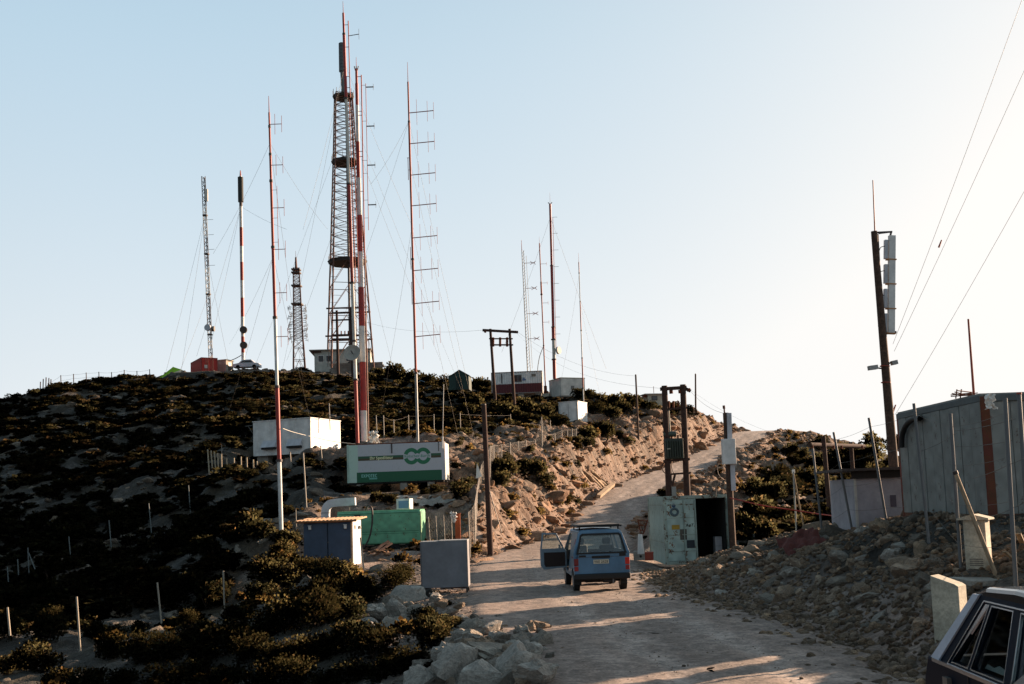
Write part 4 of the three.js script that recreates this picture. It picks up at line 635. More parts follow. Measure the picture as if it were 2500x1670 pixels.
{ // cluster right of the middle
  const s = mast('red_mast', 'tall rust red mast with one round dish above the cream cabin', 'mast', [1354, 925], [1343, 498], 112.5, [[925, M.red, 0.2], [878, M.offwhite, 0.19], [830, M.red, 0.2], [800, M.red, 0.16], [650, M.red, 0.13]], { whip: 470, whipR: 0.02 });
  add(s.o, 'crown', [-0.22, 0.22].map((x) => bar(s.at(500), s.at(494).add(V(x, 0, 0)), 0.05)), M.darksteel); add(s.o, 'side_rail', bar(s.at(532).add(V(0.28, 0, 0)), s.at(850).add(V(0.26, 0, 0)), 0.03), M.redOld); for (const y of [531, 571, 612, 653, 694, 735, 776, 817]) add(s.o, 'small_antenna', bar(s.at(y).add(V(0.2, 0, 0)), s.at(y).add(V(0.8, 0, 0)), 0.02, 0.02, 5), M.steel);
  dish(s.o, s.at(857).add(V(0.52, 0, 0.1)), 0.42, V(1, 0.05, 0.75), M.offwhite, true); add(s.o, 'dish_bracket', bar(s.at(857), s.at(857).add(V(0.5, 0, 0.1)), 0.06), M.steel);
  const a = mast('white_lattice_mast', 'faint thin white mast with crossed antennas left of the red mast', 'mast', [1288, 906], [1274, 612], 120, [[906, M.offwhite, 0.07], [850, M.offwhite, 0.06], [730, M.offwhite, 0.05]], { whip: 586, whipR: 0.05 });
  addAll(a.o, 'leg', [bar(a.at(906).add(V(0.35, 0, 0)), a.at(612).add(V(0.2, 0, 0)), 0.04), bar(a.at(900).add(V(0.6, 0, 0)), a.at(625).add(V(0.5, 0, 0)), 0.025)], M.offwhite); for (let i = 0; i < 36; i++) { const y = 900 - i * 8; member(a.o, 'brace', a.at(y), a.at(y - 8).add(V(0.3, 0, 0)), 0.02, M.offwhite); }
  arms(a, [643, 705, 767, 828], 0.25, 1.25, [1], [0.1], M.redOld, 0.02, 0, 0.03); for (const y of [643, 705, 767, 828]) { const p = a.at(y).add(V(1.3, 0, 0)); add(a.o, 'cross_element', [bar(p.clone().add(V(-0.35, -0.2, 0)), p.clone().add(V(0.35, 0.2, 0)), 0.03), bar(p.clone().add(V(-0.35, 0.2, 0)), p.clone().add(V(0.35, -0.2, 0)), 0.03)], M.redOld); }
  const b = mast('dark_red_mast', 'thin dark red mast between the faint white and tall red masts', 'mast', [1332, 956], [1317, 594], 114, [[956, M.redOld, 0.07], [845, M.redOld, 0.07], [720, M.redOld, 0.1], [690, M.redOld, 0.065]], { whip: 578, whipR: 0.02 });
  for (const y of [645, 692, 741, 788]) add(b.o, 'small_antenna', [bar(b.at(y), b.at(y).add(V(0.75, 0, 0)), 0.02, 0.02, 5), bar(b.at(y).add(V(0.72, -0.2, 0)), b.at(y).add(V(0.72, 0.2, 0)), 0.015, 0.015, 4)], M.redOld); add(b.o, 'feeder_cable', tube([b.at(845), b.at(870).add(V(-0.5, 0, 0)), b.at(900).add(V(-0.8, 0, 0)), b.at(908).add(V(-0.8, 0, 0))], 0.04, 20, 5), M.darksteel);
  add(b.o, 'junction_box', box(0.35, 0.6, 0.3, b.at(955).x, b.at(955).y, 0.05), M.rust);
  const c = mast('orange_mast', 'thin orange and white mast above the small white box', 'mast', [1425, 986], [1413, 640], 106, [[986, M.white, 0.06], [948, M.red, 0.07], [875, M.white, 0.06], [808, M.red, 0.06], [737, M.offwhite, 0.045], [667, M.red, 0.05]], { whip: 617, whipR: 0.02 });
  guys(s, [[530, 1225, 860, 118], [530, 1480, 900, 112]], M.wire, 0.014); guys(c, [[670, 1370, 930, 110], [740, 1470, 960, 108]], M.wire, 0.01);
}
{ // wooden power poles
  const hf = thing('power_line_frame', 'wooden twin pole power frame on the slope below the maroon container', 'utility pole', onGround(W(1212, 1022, 100))), q = (px, py, d = 100) => W(px, py, d).sub(hf.position), low = (p, d) => p.clone().add(V(0, -d, 0));
  for (const [a, b] of [[[1213, 1025], [1197, 803]], [[1257, 1002], [1244, 803]]]) add(hf, 'pole', uvm(bar(low(q(...a), 0.8), q(...b), 0.17, 0.13, 12)), M.darkwood);
  add(hf, 'crossarm', beam(q(1178, 806), q(1265, 811), 0.24, 0.2), M.darkwood); add(hf, 'rail', beam(q(1194, 827), q(1252, 827), 0.12, 0.12), M.darkwood); add(hf, 'rail', beam(q(1196, 842), q(1253, 842), 0.14, 0.12), M.darkwood);
  for (const x of [1204, 1221, 1238]) add(hf, 'insulator', bar(q(x, 824), q(x, 846), 0.13, 0.13, 10), M.rust); for (const x of [1184, 1260]) add(hf, 'insulator', bar(q(x, 812), q(x + 1, 808), 0.12, 0.12, 8), M.rust);
  const p1 = thing('wooden_pole', 'dark wooden pole at the foot of the earth bank beside the fence', 'utility pole', onGround(W(1196, 1294, 47.5), 0.3)); add(p1, 'pole', uvm(bar(V(0, 0, 0), W(1181, 988, 47.5).sub(p1.position), 0.15, 0.115, 14)), M.darkwood); add(p1, 'pole_cap', bar(W(1181, 989, 47.5).sub(p1.position), W(1181, 986, 47.5).sub(p1.position), 0.125, 0.1, 14), M.darksteel); add(p1, 'stay_wire', cable(W(1190, 1180, 47.5).sub(p1.position), W(1225, 1300, 47).sub(p1.position), 0.02, 0.02), M.wire);
  const tf = thing('power_pole', 'twin pole power frame with rails in front of the great tower', 'utility pole', onGround(W(842, 915, 138))), y = (px, py, d = 138) => W(px, py, d).sub(tf.position);
  add(tf, 'pole', bar(y(826, 926), y(822, 758), 0.22, 0.17, 12), M.darkwood); add(tf, 'pole', bar(y(862, 920), y(857, 752), 0.26, 0.2, 12), M.darkwood); for (const [a, b] of [[764, 762], [782, 780], [818, 817], [828, 827]]) add(tf, 'rail', beam(y(811, a), y(866, b), 0.2, 0.18), M.darkwood); for (const x of [833, 842, 850]) add(tf, 'fuse', bar(y(x, 818), y(x, 808), 0.09), M.rust);
  // transformer frame behind the open container
  const t = thing('transformer_frame', 'wooden twin pole frame carrying a dark green transformer behind the container', 'utility pole', onGround(W(1640, 1330, 48))), r = (px, py, d = 48) => W(px, py, d).sub(t.position);
  add(t, 'pole', uvm(bar(r(1640, 1340), r(1622, 942), 0.17, 0.14, 14)), M.darkwood); add(t, 'pole', uvm(bar(r(1683, 1340), r(1667, 939), 0.17, 0.14, 14)), M.darkwood);
  add(t, 'crossarm', beam(r(1612, 950), r(1676, 946), 0.16, 0.16), M.darkwood); add(t, 'crossarm', beam(r(1672, 948), r(1686, 955), 0.14, 0.14), M.darkwood); add(t, 'rail', beam(r(1627, 999), r(1678, 995), 0.1, 0.12), M.darkwood); add(t, 'rail', beam(r(1620, 1126), r(1683, 1121), 0.11, 0.3), M.darkwood); add(t, 'rail', beam(r(1636, 1158), r(1686, 1154), 0.09, 0.12), M.darkwood); add(t, 'brace', beam(r(1648, 1158), r(1640, 1190), 0.1, 0.1), M.darkwood);
  for (const [x, y] of [[1638, 957], [1660, 956], [1681, 952]]) add(t, 'insulator', bar(r(x, y - 4), r(x + 1, y + 4), 0.09, 0.09, 10), M.rust); for (const x of [1633, 1644, 1656]) add(t, 'fuse', bar(r(x, 995), r(x, 979), 0.05, 0.05, 8), M.rust);
  const tb = r(1646, 1123), tr = add(t, 'transformer_tank', box(0.86, 0.98, 0.6, tb.x, tb.y + 0.05, tb.z, 0.03), mat(0x31382f, 0.7)); add(tr, 'cooling_fin', Array.from({ length: 7 }, (_, i) => box(0.03, 0.78, 0.12, tb.x - 0.34 + i * 0.115, tb.y + 0.13, tb.z + 0.36)), mat(0x3b443a, 0.7)); add(tr, 'conservator', uvm(bar(r(1620, 1061), r(1650, 1059), 0.13, 0.13, 16)), mat(0x414b41, 0.6)); for (const x of [1630, 1640, 1655]) add(tr, 'bushing', bar(r(x, 1072), r(x, 1062), 0.035, 0.05, 10), M.rust); add(tr, 'nameplate', box(0.16, 0.05, 0.01, tb.x - 0.3, tb.y + 0.5, tb.z + 0.43), M.paleconcrete);
  add(t, 'cable_duct', box(0.22, 1.6, 0.2, r(1645, 1220).x, r(1645, 1270).y, 0.1), M.galv); add(t, 'conduit', bar(r(1636, 1065), r(1632, 1000), 0.05, 0.05, 8), M.paleconcrete); addAll(t, 'drop_cable', [tube([r(1626, 1125), r(1616, 1138), r(1620, 1152), r(1628, 1158)], 0.02, 16, 5), tube([r(1638, 1126), r(1641, 1145), r(1646, 1158)], 0.02, 12, 5)], M.black);
  // pole with white boxes beside the container
  const w = thing('meter_pole', 'dark pole with a white meter box beside the open container', 'utility pole', onGround(W(1794, 1385, 37.4))), s = (px, py, d = 37.4) => W(px, py, d).sub(w.position);
  add(w, 'pole', uvm(bar(s(1792, 1390), s(1772, 1008), 0.13, 0.11, 14)), M.wood); add(w, 'top_pipe', [bar(s(1769, 1010), s(1768, 996), 0.03), bar(s(1768, 998), s(1767, 990), 0.05)], M.rust); const mb = s(1781, 1134); add(w, 'meter_box', box(0.5, 0.95, 0.22, mb.x - 0.05, mb.y, mb.z + 0.2, 0.02), M.white);
  addAll(w, 'conduit', [beam(s(1780, 1072).add(V(0, 0, 0.12)), s(1778, 1009).add(V(0, 0, 0.12)), 0.17, 0.1), beam(s(1789, 1198).add(V(0, 0, 0.12)), s(1786, 1132).add(V(0, 0, 0.12)), 0.17, 0.1)], M.panel); addAll(w, 'hanging_wire', [tube([s(1765, 1110), s(1752, 1135), s(1755, 1160), s(1770, 1175)], 0.012, 16, 4), tube([s(1768, 1175), s(1750, 1190), s(1748, 1212)], 0.012, 12, 4)], M.black);
  // antenna pole on the right
  const D = 30.5, u = thing('panel_antenna_pole', 'stout wooden pole with four stacked white panel antennas and lamps', 'utility pole', onGround(W(2188, 1190, D))), e = (px, py, d = D) => W(px, py, d).sub(u.position);
  add(u, 'pole', uvm(bar(e(2187, 1200), e(2134, 565), 0.15, 0.095, 16)), M.wood); add(u, 'whip_antenna', bar(e(2136, 566), e(2131, 440), 0.022, 0.016, 6), M.redOld); add(u, 'bracket', [beam(e(2136, 568), e(2178, 566), 0.05, 0.05), beam(e(2145, 570), e(2178, 566), 0.04, 0.04), beam(e(2176, 565), e(2174, 574), 0.05, 0.05), beam(e(2155, 815), e(2188, 811), 0.07, 0.07), bar(e(2143, 572), e(2156, 815), 0.03, 0.03, 8)], M.darksteel);
  { const a = e(2175.5, 814), b = e(2177.5, 574), up = b.clone().sub(a), s = (t) => a.clone().addScaledVector(up, t);
    for (let i = 0; i < 4; i++) { const t0 = i / 4, t1 = (i + 0.975) / 4, k = add(u, 'panel_antenna', beam(s(t0), s(t1), 0.2, 0.12), M.white); add(k, 'side_panel', beam(s(t0 + 0.012).add(V(-0.17, 0, -0.04)), s(t1 - 0.04).add(V(-0.17, 0, -0.04)), 0.1, 0.12), M.panel); add(k, 'clamp', beam(s(t0 - 0.006).add(V(-0.02, 0, 0)), s(t0 + 0.004).add(V(-0.02, 0, 0)), 0.3, 0.16), mat(0xb9824a, 0.6)); const p = s(t0 + 0.14); add(k, 'feed_cable', tube([p.clone().add(V(-0.2, 0, 0)), p.clone().add(V(-0.35, -0.04, 0)), p.clone().add(V(-0.42, -0.2, 0))], 0.012, 10, 5), M.black); } }
  for (const [x0, y0, x1, y1] of [[2158, 900, 2128, 897], [2164, 890, 2176, 885]]) { const k = add(u, 'lamp', beam(e(x1 - (x1 < 2150 ? 8 : -0), y1 + 2), e(x1 + (x1 < 2150 ? 14 : 14), y1 - 1), 0.13, 0.16), M.lamp); add(k, 'lamp_arm', bar(e(x0, y0), e(x1, y1), 0.025, 0.025, 7), M.darksteel); }
  addAll(u, 'clamp_band', [895, 935].map((y) => bar(e(2160 + (y - 895) * 0.08, y), e(2160 + (y - 895) * 0.08, y - 2), 0.15, 0.15, 14)), M.redOld);
  // stay wires coming down from a mast beyond the frame: wires from the pole up to the right
  const wires = [[[2186, 1012], [2620, 250]], [[2180, 840], [2560, -180]], [[2290, 608], [2640, -140]], [[2183, 860], [2290, 608]]];
  wires.forEach(([a, b], i) => { if (i === 3) return; const p = i === 2 ? [2183, 858] : a; const k = add(u, 'stay_wire', cable(e(...p), e(b[0], b[1], 24), 0.1, 0.006), M.wire); if (i !== 1) { const x = i === 2 ? e(2292, 604, 29.3) : e(2180, 1006); add(k, 'turnbuckle', bar(x, x.clone().add(V(0.1, 0.22, 0)), 0.03, 0.02, 6), M.redOld); } });
  // twin crossarm poles in the scrub right of the road
  const cpole = thing('crossarm_poles', 'two wooden poles joined by a long crossarm in the scrub', 'utility pole', onGround(W(2029, 1310, 43))), c = (px, py, d = 43) => W(px, py, d).sub(cpole.position);
  add(cpole, 'pole', uvm(bar(c(2032, 1335), c(2010, 1065), 0.11, 0.095, 12)), M.darkwood); add(cpole, 'pole', uvm(bar(c(2090, 1260, 46), c(2077, 1079, 46), 0.1, 0.09, 12)), M.darkwood); add(cpole, 'crossarm', uvm(bar(c(1978, 1086), c(2110, 1090, 46), 0.1, 0.1, 10)), M.darkwood); for (const x of [1983, 2035, 2055, 2105]) add(cpole, 'insulator', bar(c(x, 1088), c(x, 1096), 0.05, 0.05, 8), M.rust);
  const sp = [['bare_pole', 'bare skyline pole left of the watch hut', [1558, 1052], [1552, 916], 93, 0.1], ['bare_pole', 'bare skyline pole right of the transformer frame', [1698, 1010], [1698, 914], 114, 0.11], ['bare_pole', 'short thin pole on the skyline left of the tiny pale hut', [1528, 990], [1527, 962], 112, 0.06]];
  for (const [n, l, b, tp, d, rad] of sp) { const o = thing(n, l, 'pole', onGround(W(...b, d))); add(o, 'pole', uvm(bar(V(0, -0.4, 0), W(...tp, d).sub(o.position), rad, rad * 0.8, 10)), M.wood); add(o, 'pole_cap', bar(W(...tp, d).sub(o.position), W(tp[0], tp[1] - 2, d).sub(o.position), rad * 0.85, rad * 0.5, 10), M.darksteel); }
  // overhead lines
  const span = (a, b, sag, r, l) => { const o = thing('overhead_line', l, 'cable'); add(o, 'wire', cable(W(...a), W(...b), sag, r, 12), M.cable); };
  span([1260, 808, 100], [1552, 918, 93], 1, 0.008, 'overhead wire from the power frame to the bare skyline pole'); span([1612, 948, 48], [1260, 812, 100], 1.2, 0.005, 'overhead wire from the transformer frame to the power frame'); span([1686, 955, 48], [1772, 1010, 37.4], 0.2, 0.006, 'wire from the transformer frame to the meter pole'); span([1178, 806, 100], [905, 790, 140], 0.6, 0.009, 'overhead wire from the power frame towards the great tower'); span([1686, 952, 48], [2010, 1082, 43], 0.5, 0.004, 'wire crossing the road from the transformer frame to the crossarm');
  const rc = thing('red_cable', 'red cable strung from the open container to the flat roofed hut', 'cable'); add(rc, 'wire', tube([W(1782, 1216, 37.3), W(1810, 1222, 36.5), W(1860, 1234, 36), W(1935, 1245, 36), W(2000, 1255, 35), W(2060, 1262, 33), W(2098, 1252, 27.6)], 0.022, 50, 6), M.redcable);
  const wc = thing('ground_line', 'pale cable strung from the slender mast past the white hut', 'cable'); add(wc, 'wire', tube([W(690, 1046, 48), W(720, 1056, 58), W(765, 1067, 65), W(815, 1078, 66), W(868, 1084, 66)], 0.018, 30, 5), M.offwhite);
}
// ---------------------------------------------------------------- vehicles
{ // blue van seen from behind, front door open: local x to the right, z backwards, origin under the tail
  const base0 = W(1470, 1447, 28.6), o = thing('van', 'old blue van with roof rack and open front door on the road', 'van', V(base0.x + 0.02, H(base0.x, base0.z - 0.5) + 0.02, base0.z), undefined, 0.055);
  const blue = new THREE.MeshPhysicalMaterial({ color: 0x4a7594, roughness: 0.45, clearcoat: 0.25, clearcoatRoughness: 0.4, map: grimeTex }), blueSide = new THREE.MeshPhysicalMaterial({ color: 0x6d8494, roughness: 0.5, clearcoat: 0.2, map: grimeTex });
  const lean = (y) => y > 1.08 ? (y - 1.08) * 0.3 : (1.08 - y) * 0.02;
  const taper = (g) => { const p = g.attributes.position; for (let i = 0; i < p.count; i++) { const y = p.getY(i), z = p.getZ(i); p.setX(i, p.getX(i) * (1 - lean(y) / 0.8)); p.setZ(i, z - (y > 1.1 ? (y - 1.1) * 0.22 : 0) * clamp(1 + z / 0.4)); } g.computeVertexNormals(); return uvm(g); };
  const hole = (s, pts) => { const h = new THREE.Path(); pts.forEach(([x, y], i) => i ? h.lineTo(x, y) : h.moveTo(x, y)); h.closePath(); s.holes.push(h); return s; };
  // tail panel with the window opening
  const tail = hole(poly([[-0.79, 0.5], [-0.66, 0.44], [0.66, 0.44], [0.79, 0.5], [0.8, 1.1], [0.8, 1.66], [0.7, 1.74], [-0.7, 1.74], [-0.8, 1.66], [-0.8, 1.1]]), [[-0.66, 1.12], [0.68, 1.12], [0.7, 1.58], [0.64, 1.62], [-0.62, 1.62], [-0.68, 1.58]]);
  const tg = taper(plate(tail, 0.05, 0.012)); const tp = add(o, 'tailgate', tg, blue);
  const glassTail = taper(plate(poly([[-0.67, 1.11], [0.69, 1.11], [0.71, 1.6], [-0.67, 1.62]]), 0.006)); glassTail.translate(0, 0, 0.02); add(o, 'rear_window', glassTail, M.glass);
  const frameS = hole(poly([[-0.72, 1.08], [0.73, 1.08], [0.74, 1.62], [0.68, 1.66], [-0.66, 1.66], [-0.73, 1.62]]), [[-0.655, 1.13], [0.665, 1.13], [0.685, 1.57], [0.63, 1.605], [-0.61, 1.605], [-0.665, 1.57]]); const fg = taper(plate(frameS, 0.02)); fg.translate(0, 0, 0.055); add(tp, 'window_seal', fg, M.black);
  add(tp, 'handle_strip', box(0.52, 0.07, 0.03, -0.02, 0.955, 0.065, 0.01), M.black); add(tp, 'lower_seam', box(1.5, 0.008, 0.006, 0, 0.99, 0.064), M.darksteel); add(tp, 'badge', box(0.2, 0.05, 0.01, -0.55, 1.0, 0.064), M.black); add(tp, 'round_badge', box(0.19, 0.13, 0.012, 0.6, 1.0, 0.063, 0.005), M.black);
  const plateT = canvasTex(256, (g, w, h) => { g.fillStyle = '#b9b49f'; g.fillRect(0, 0, w, h); g.fillStyle = '#3a3a34'; g.font = 'bold 58px sans-serif'; g.textAlign = 'center'; g.textBaseline = 'middle'; g.fillText('YKE 2428', w / 2, h / 2 + 2, w - 24); }, true, 64);
  const pg = new THREE.BoxGeometry(0.44, 0.115, 0.012); add(o, 'number_plate', pg.translate(-0.02, 0.86, 0.07), new THREE.MeshStandardMaterial({ map: plateT, roughness: 0.5 }));
  for (const s of [-1, 1]) { add(o, 'tail_light', [box(0.13, 0.2, 0.05, s * 0.73, 0.76, 0.045, 0.015)], new THREE.MeshStandardMaterial({ color: s > 0 ? 0xc2281a : 0x6b1414, roughness: 0.25 })); add(o, 'indicator', box(0.12, 0.13, 0.05, s * 0.73, 0.61, 0.045, 0.015), new THREE.MeshStandardMaterial({ color: 0x8e1c1c, roughness: 0.3 })); }
  add(o, 'bumper', box(1.6, 0.17, 0.12, 0, 0.36, 0.08, 0.04), M.black); add(o, 'tow_hook', box(0.04, 0.14, 0.04, 0.3, 0.24, 0.1), M.steel);
  // sides with window openings: drawn in (z, y)
  const L = 3.5;
  for (const s of [-1, 1]) {
    const prof = poly([[0, 0.5], [0, 1.7], [-2.35, 1.7], [-2.75, 1.12], [-3.35, 1.0], [-3.5, 0.85], [-3.5, 0.45], [-3.2, 0.42], [-3.08, 0.56], [-2.9, 0.66], [-2.66, 0.66], [-2.48, 0.56], [-2.4, 0.42], [-0.95, 0.42], [-0.88, 0.56], [-0.72, 0.66], [-0.48, 0.66], [-0.3, 0.56], [-0.22, 0.42], [-0.05, 0.42]]);
    if (s < 0) hole(prof, [[-1.75, 0.5], [-1.75, 1.62], [-2.28, 1.62], [-2.62, 1.1], [-2.62, 0.7], [-2.36, 0.5]]); else hole(prof, [[-1.75, 1.14], [-1.75, 1.6], [-2.26, 1.6], [-2.58, 1.14]]);
    if (s > 0) hole(prof, [[-0.5, 1.14], [-0.5, 1.58], [-1.6, 1.58], [-1.6, 1.14]]);
    const g = plate(prof, 0.04); g.rotateY(-Math.PI / 2); { const p = g.attributes.position; for (let i = 0; i < p.count; i++) { const zz = p.getZ(i), x = p.getX(i); p.setX(i, x + (s > 0 ? 0.78 : -0.74)); p.setZ(i, zz); } }
    add(o, 'side_panel', taper(g), blueSide);
    if (s < 0) add(o, 'side_sticker', [box(0.01, 0.16, 0.2, -0.795, 1.35, -0.35), box(0.01, 0.05, 0.35, -0.8, 0.96, -0.3)].map((k) => taper(k)), mat(0x7c4a5e, 0.7));
  }
  const roof = plate(poly([[-0.62, 0], [-0.56, 0.05], [0, 0.075], [0.56, 0.05], [0.62, 0]]), 2.2); roof.translate(0, 1.7, -2.34); add(o, 'roof', uvm(roof), blue);
  add(o, 'bonnet', box(1.46, 0.06, 0.75, 0, 0.99, -3.1, 0.02), blue); add(o, 'dashboard', box(1.4, 0.3, 0.3, 0, 0.8, -2.55, 0.05), M.black); add(o, 'floor_pan', box(1.5, 0.06, 3.3, 0, 0.42, -1.75), M.black); add(o, 'front_panel', box(1.5, 0.5, 0.06, 0, 0.45, -3.46, 0.02), blue);
  const ws = plate(poly([[-0.68, 0], [0.68, 0], [0.58, 0.7], [-0.58, 0.7]]), 0.006); ws.rotateX(0.58); ws.translate(0, 1.1, -2.72); add(o, 'windscreen', ws, M.glass);
  for (const x of [-0.4, 0.4]) { const st = add(o, 'seat', [box(0.44, 0.5, 0.12, x, 0.75, -1.65, 0.05), box(0.44, 0.14, 0.45, x, 0.62, -1.92, 0.05)], M.black); add(st, 'headrest', box(0.26, 0.2, 0.1, x, 1.27, -1.64, 0.05), M.black); }
  for (const [x, z] of [[-0.68, -0.6], [0.68, -0.6], [-0.68, -2.78], [0.68, -2.78]]) { const g = new THREE.CylinderGeometry(0.29, 0.29, 0.17, 28); g.rotateZ(Math.PI / 2); g.translate(x, 0.29, z); const w = add(o, 'wheel', g, M.rubber); const r = new THREE.CylinderGeometry(0.17, 0.17, 0.18, 20); r.rotateZ(Math.PI / 2); r.translate(x, 0.29, z); add(w, 'rim', r, M.galv); }
  add(o, 'axle', [bar(V(-0.65, 0.29, -0.6), V(0.65, 0.29, -0.6), 0.05), box(0.9, 0.14, 0.3, 0.0, 0.24, -0.55, 0.05)], M.black); addAll(o, 'mud_flap', [box(0.18, 0.2, 0.02, 0.66, 0.2, -0.22), box(0.18, 0.2, 0.02, -0.66, 0.2, -0.22)], M.black); add(o, 'exhaust_box', box(0.4, 0.13, 0.5, 0.2, 0.26, -0.2, 0.05), M.black);
  add(o, 'roof_rack', [box(1.24, 0.03, 0.05, 0, 1.83, -0.18), box(1.24, 0.03, 0.05, 0, 1.83, -1.9), box(0.05, 0.05, 1.8, -0.62, 1.83, -1.05), box(0.05, 0.05, 1.8, 0.62, 1.83, -1.05), ...[-0.5, -0.9, -1.3, -1.6].map((z) => box(1.2, 0.02, 0.06, 0, 1.825, z)), ...[-0.56, 0.56].flatMap((x) => [-0.3, -1.7].map((z) => box(0.04, 0.14, 0.04, x, 1.7, z))), box(1.2, 0.04, 1.7, 0, 1.86, -1.05, 0.015)], M.black);
  // the open front door stands out to the left, its inside towards us
  const d = add(o, 'door', (() => { const s = hole(poly([[0, 0.56], [-0.7, 0.5], [-0.8, 0.62], [-0.8, 1.1], [-0.73, 1.62], [-0.28, 1.6], [-0.06, 1.12], [0, 1.06]]), [[-0.75, 1.13], [-0.69, 1.57], [-0.31, 1.56], [-0.12, 1.14]]); const g = plate(s, 0.035, 0.006); g.rotateY(-0.12); g.translate(-0.74, 0.02, -2.45); return uvm(g); })(), blueSide, 'front door standing wide open');
  add(d, 'inner_trim', (() => { const g = plate(poly([[-0.05, 0.6], [-0.66, 0.58], [-0.7, 0.66], [-0.7, 1.02], [-0.05, 1.02]]), 0.012); g.rotateY(-0.12); g.translate(-0.735, 0.02, -2.4); return uvm(g); })(), mat(0x2e2320, 0.9)); add(d, 'window', (() => { const g = plate(poly([[-0.75, 1.12], [-0.69, 1.58], [-0.31, 1.57], [-0.12, 1.13]]), 0.005); g.rotateY(-0.12); g.translate(-0.74, 0.02, -2.435); return g; })(), M.glass); add(d, 'wing_mirror', box(0.07, 0.13, 0.04, -0.93, 1.14, -2.56, 0.015), M.panel);
}
{ // dark car at the right edge: x forward along the car, y up, z inwards from the side that we see
  const dirx = 100 / F, sx = 2.56, gz = -7.2, heading = Math.atan2(1, -dirx);
  const X = (d) => sx + dirx * d;   // where the near side stands at distance d
  const o = thing('parked_car', 'dark car with chrome window trim parked at the edge of the picture', 'car', V(X(7.2), 0.5, gz));
  const fwd = V(-dirx, 0, 1).normalize(), inw = V(1, 0, dirx).normalize(); o.matrixAutoUpdate = true;
  o.quaternion.setFromRotationMatrix(new THREE.Matrix4().makeBasis(fwd, V(0, 1, 0), V().crossVectors(fwd, V(0, 1, 0))));
  const zs = V().crossVectors(fwd, V(0, 1, 0)).dot(inw) > 0 ? 1 : -1;       // sign that leads inwards
  const paint = new THREE.MeshPhysicalMaterial({ color: 0x091422, roughness: 0.5, specularIntensity: 0.12 }), seal = M.black, Wd = 1.62, belt = 0.9;
  const tum = (g) => { const p = g.attributes.position; for (let i = 0; i < p.count; i++) { const y = p.getY(i), z = p.getZ(i) * zs, k = Math.max(0, y - belt) * 0.28; p.setZ(i, zs * (z + k * (1 - 2 * clamp(z / Wd)))); } g.computeVertexNormals(); return g; };
  const hole = (s, pts) => { const h = new THREE.Path(); pts.forEach(([x, y], i) => i ? h.lineTo(x, y) : h.moveTo(x, y)); h.closePath(); s.holes.push(h); return s; };
  const atZ = (g, z, t) => { g.translate(0, 0, zs > 0 ? z : -z - t); return tum(g); };
  const green = [[0.2, 0.93], [0.64, 1.4], [2.0, 1.4], [2.8, 0.93]];
  const q = [[[0.5, 0.95], [0.815, 1.345], [0.87, 1.345], [0.75, 0.95]], [[0.8, 0.95], [0.915, 1.345], [1.2, 1.345], [1.26, 0.95]], [[1.36, 0.95], [1.31, 1.345], [1.95, 1.345], [2.55, 0.95]]];
  const grow = (pts, k) => { const cx = pts.reduce((a, p) => a + p[0], 0) / pts.length, cy = pts.reduce((a, p) => a + p[1], 0) / pts.length; return pts.map(([x, y]) => [x + Math.sign(x - cx) * k, y + Math.sign(y - cy) * k]); };
  for (const z of [0, Wd - 0.05]) {
    const s = poly(green); q.forEach((h) => hole(s, h)); add(o, 'window_frame', atZ(plate(s, 0.05), z, 0.05), paint);
    q.forEach((h) => { add(o, 'side_window', atZ(plate(poly(h), 0.004), z + 0.025, 0.004), M.glass); });
    if (!z) q.forEach((h, i) => { const r = hole(poly(grow(h, 0.008)), h); add(o, 'chrome_trim', atZ(plate(r, 0.02), -0.004, 0.02), M.chrome); });
    if (!z) { const r = hole(poly([[0.44, 0.925], [0.8, 1.375], [1.98, 1.375], [2.64, 0.925]]), [[0.458, 0.932], [0.806, 1.366], [1.975, 1.366], [2.62, 0.932]]); add(o, 'drip_rail', atZ(plate(r, 0.02), -0.01, 0.02), M.chrome); }
  }
  const side = poly([[0, 0.55], [0.02, 0.78], [0.1, 0.93], [2.85, 0.93], [3.9, 0.78], [4.0, 0.4], [3.8, 0.25], [3.7, 0.45], [3.45, 0.6], [3.2, 0.58], [3.0, 0.42], [2.95, 0.22], [1.3, 0.22], [1.22, 0.42], [1.02, 0.58], [0.8, 0.6], [0.56, 0.45], [0.5, 0.25], [0.1, 0.3]]);
  const body = plate(side, Wd - 0.04, 0.02); body.translate(0, -0.02, zs > 0 ? 0.02 : -(Wd - 0.02)); body.scale(1, 1, 1);
  add(o, 'body', body, paint);
  const roof = plate(poly([[0.6, 1.385], [0.8, 1.425], [1.2, 1.445], [1.75, 1.435], [2.05, 1.39]]), Wd - 0.34, 0.03); roof.translate(0, 0, zs > 0 ? 0.17 : -(Wd - 0.17)); add(o, 'roof', roof, new THREE.MeshPhysicalMaterial({ color: 0x141b24, roughness: 0.25, clearcoat: 1, clearcoatRoughness: 0.1 }));
  const rg = plate(poly([[0, 0], [0.66, 0], [0.66, 0.006], [0, 0.006]]), Wd - 0.36); rg.rotateZ(Math.atan2(0.47, 0.46)); rg.translate(0.16, 0.94, zs > 0 ? 0.18 : -(Wd - 0.18)); add(o, 'rear_window', rg, M.darkglass);
  for (const z of [0.02, Wd - 0.14]) { const c = plate(poly([[0.17, 0.93], [0.63, 1.4], [0.72, 1.4], [0.31, 0.93]]), 0.12); add(o, 'pillar', atZ(c, z < 0.1 ? -0.014 : z, 0.12), mat(0xb3bccb, 0.5)); }  // pale pillar colour paints in the sky's reflection
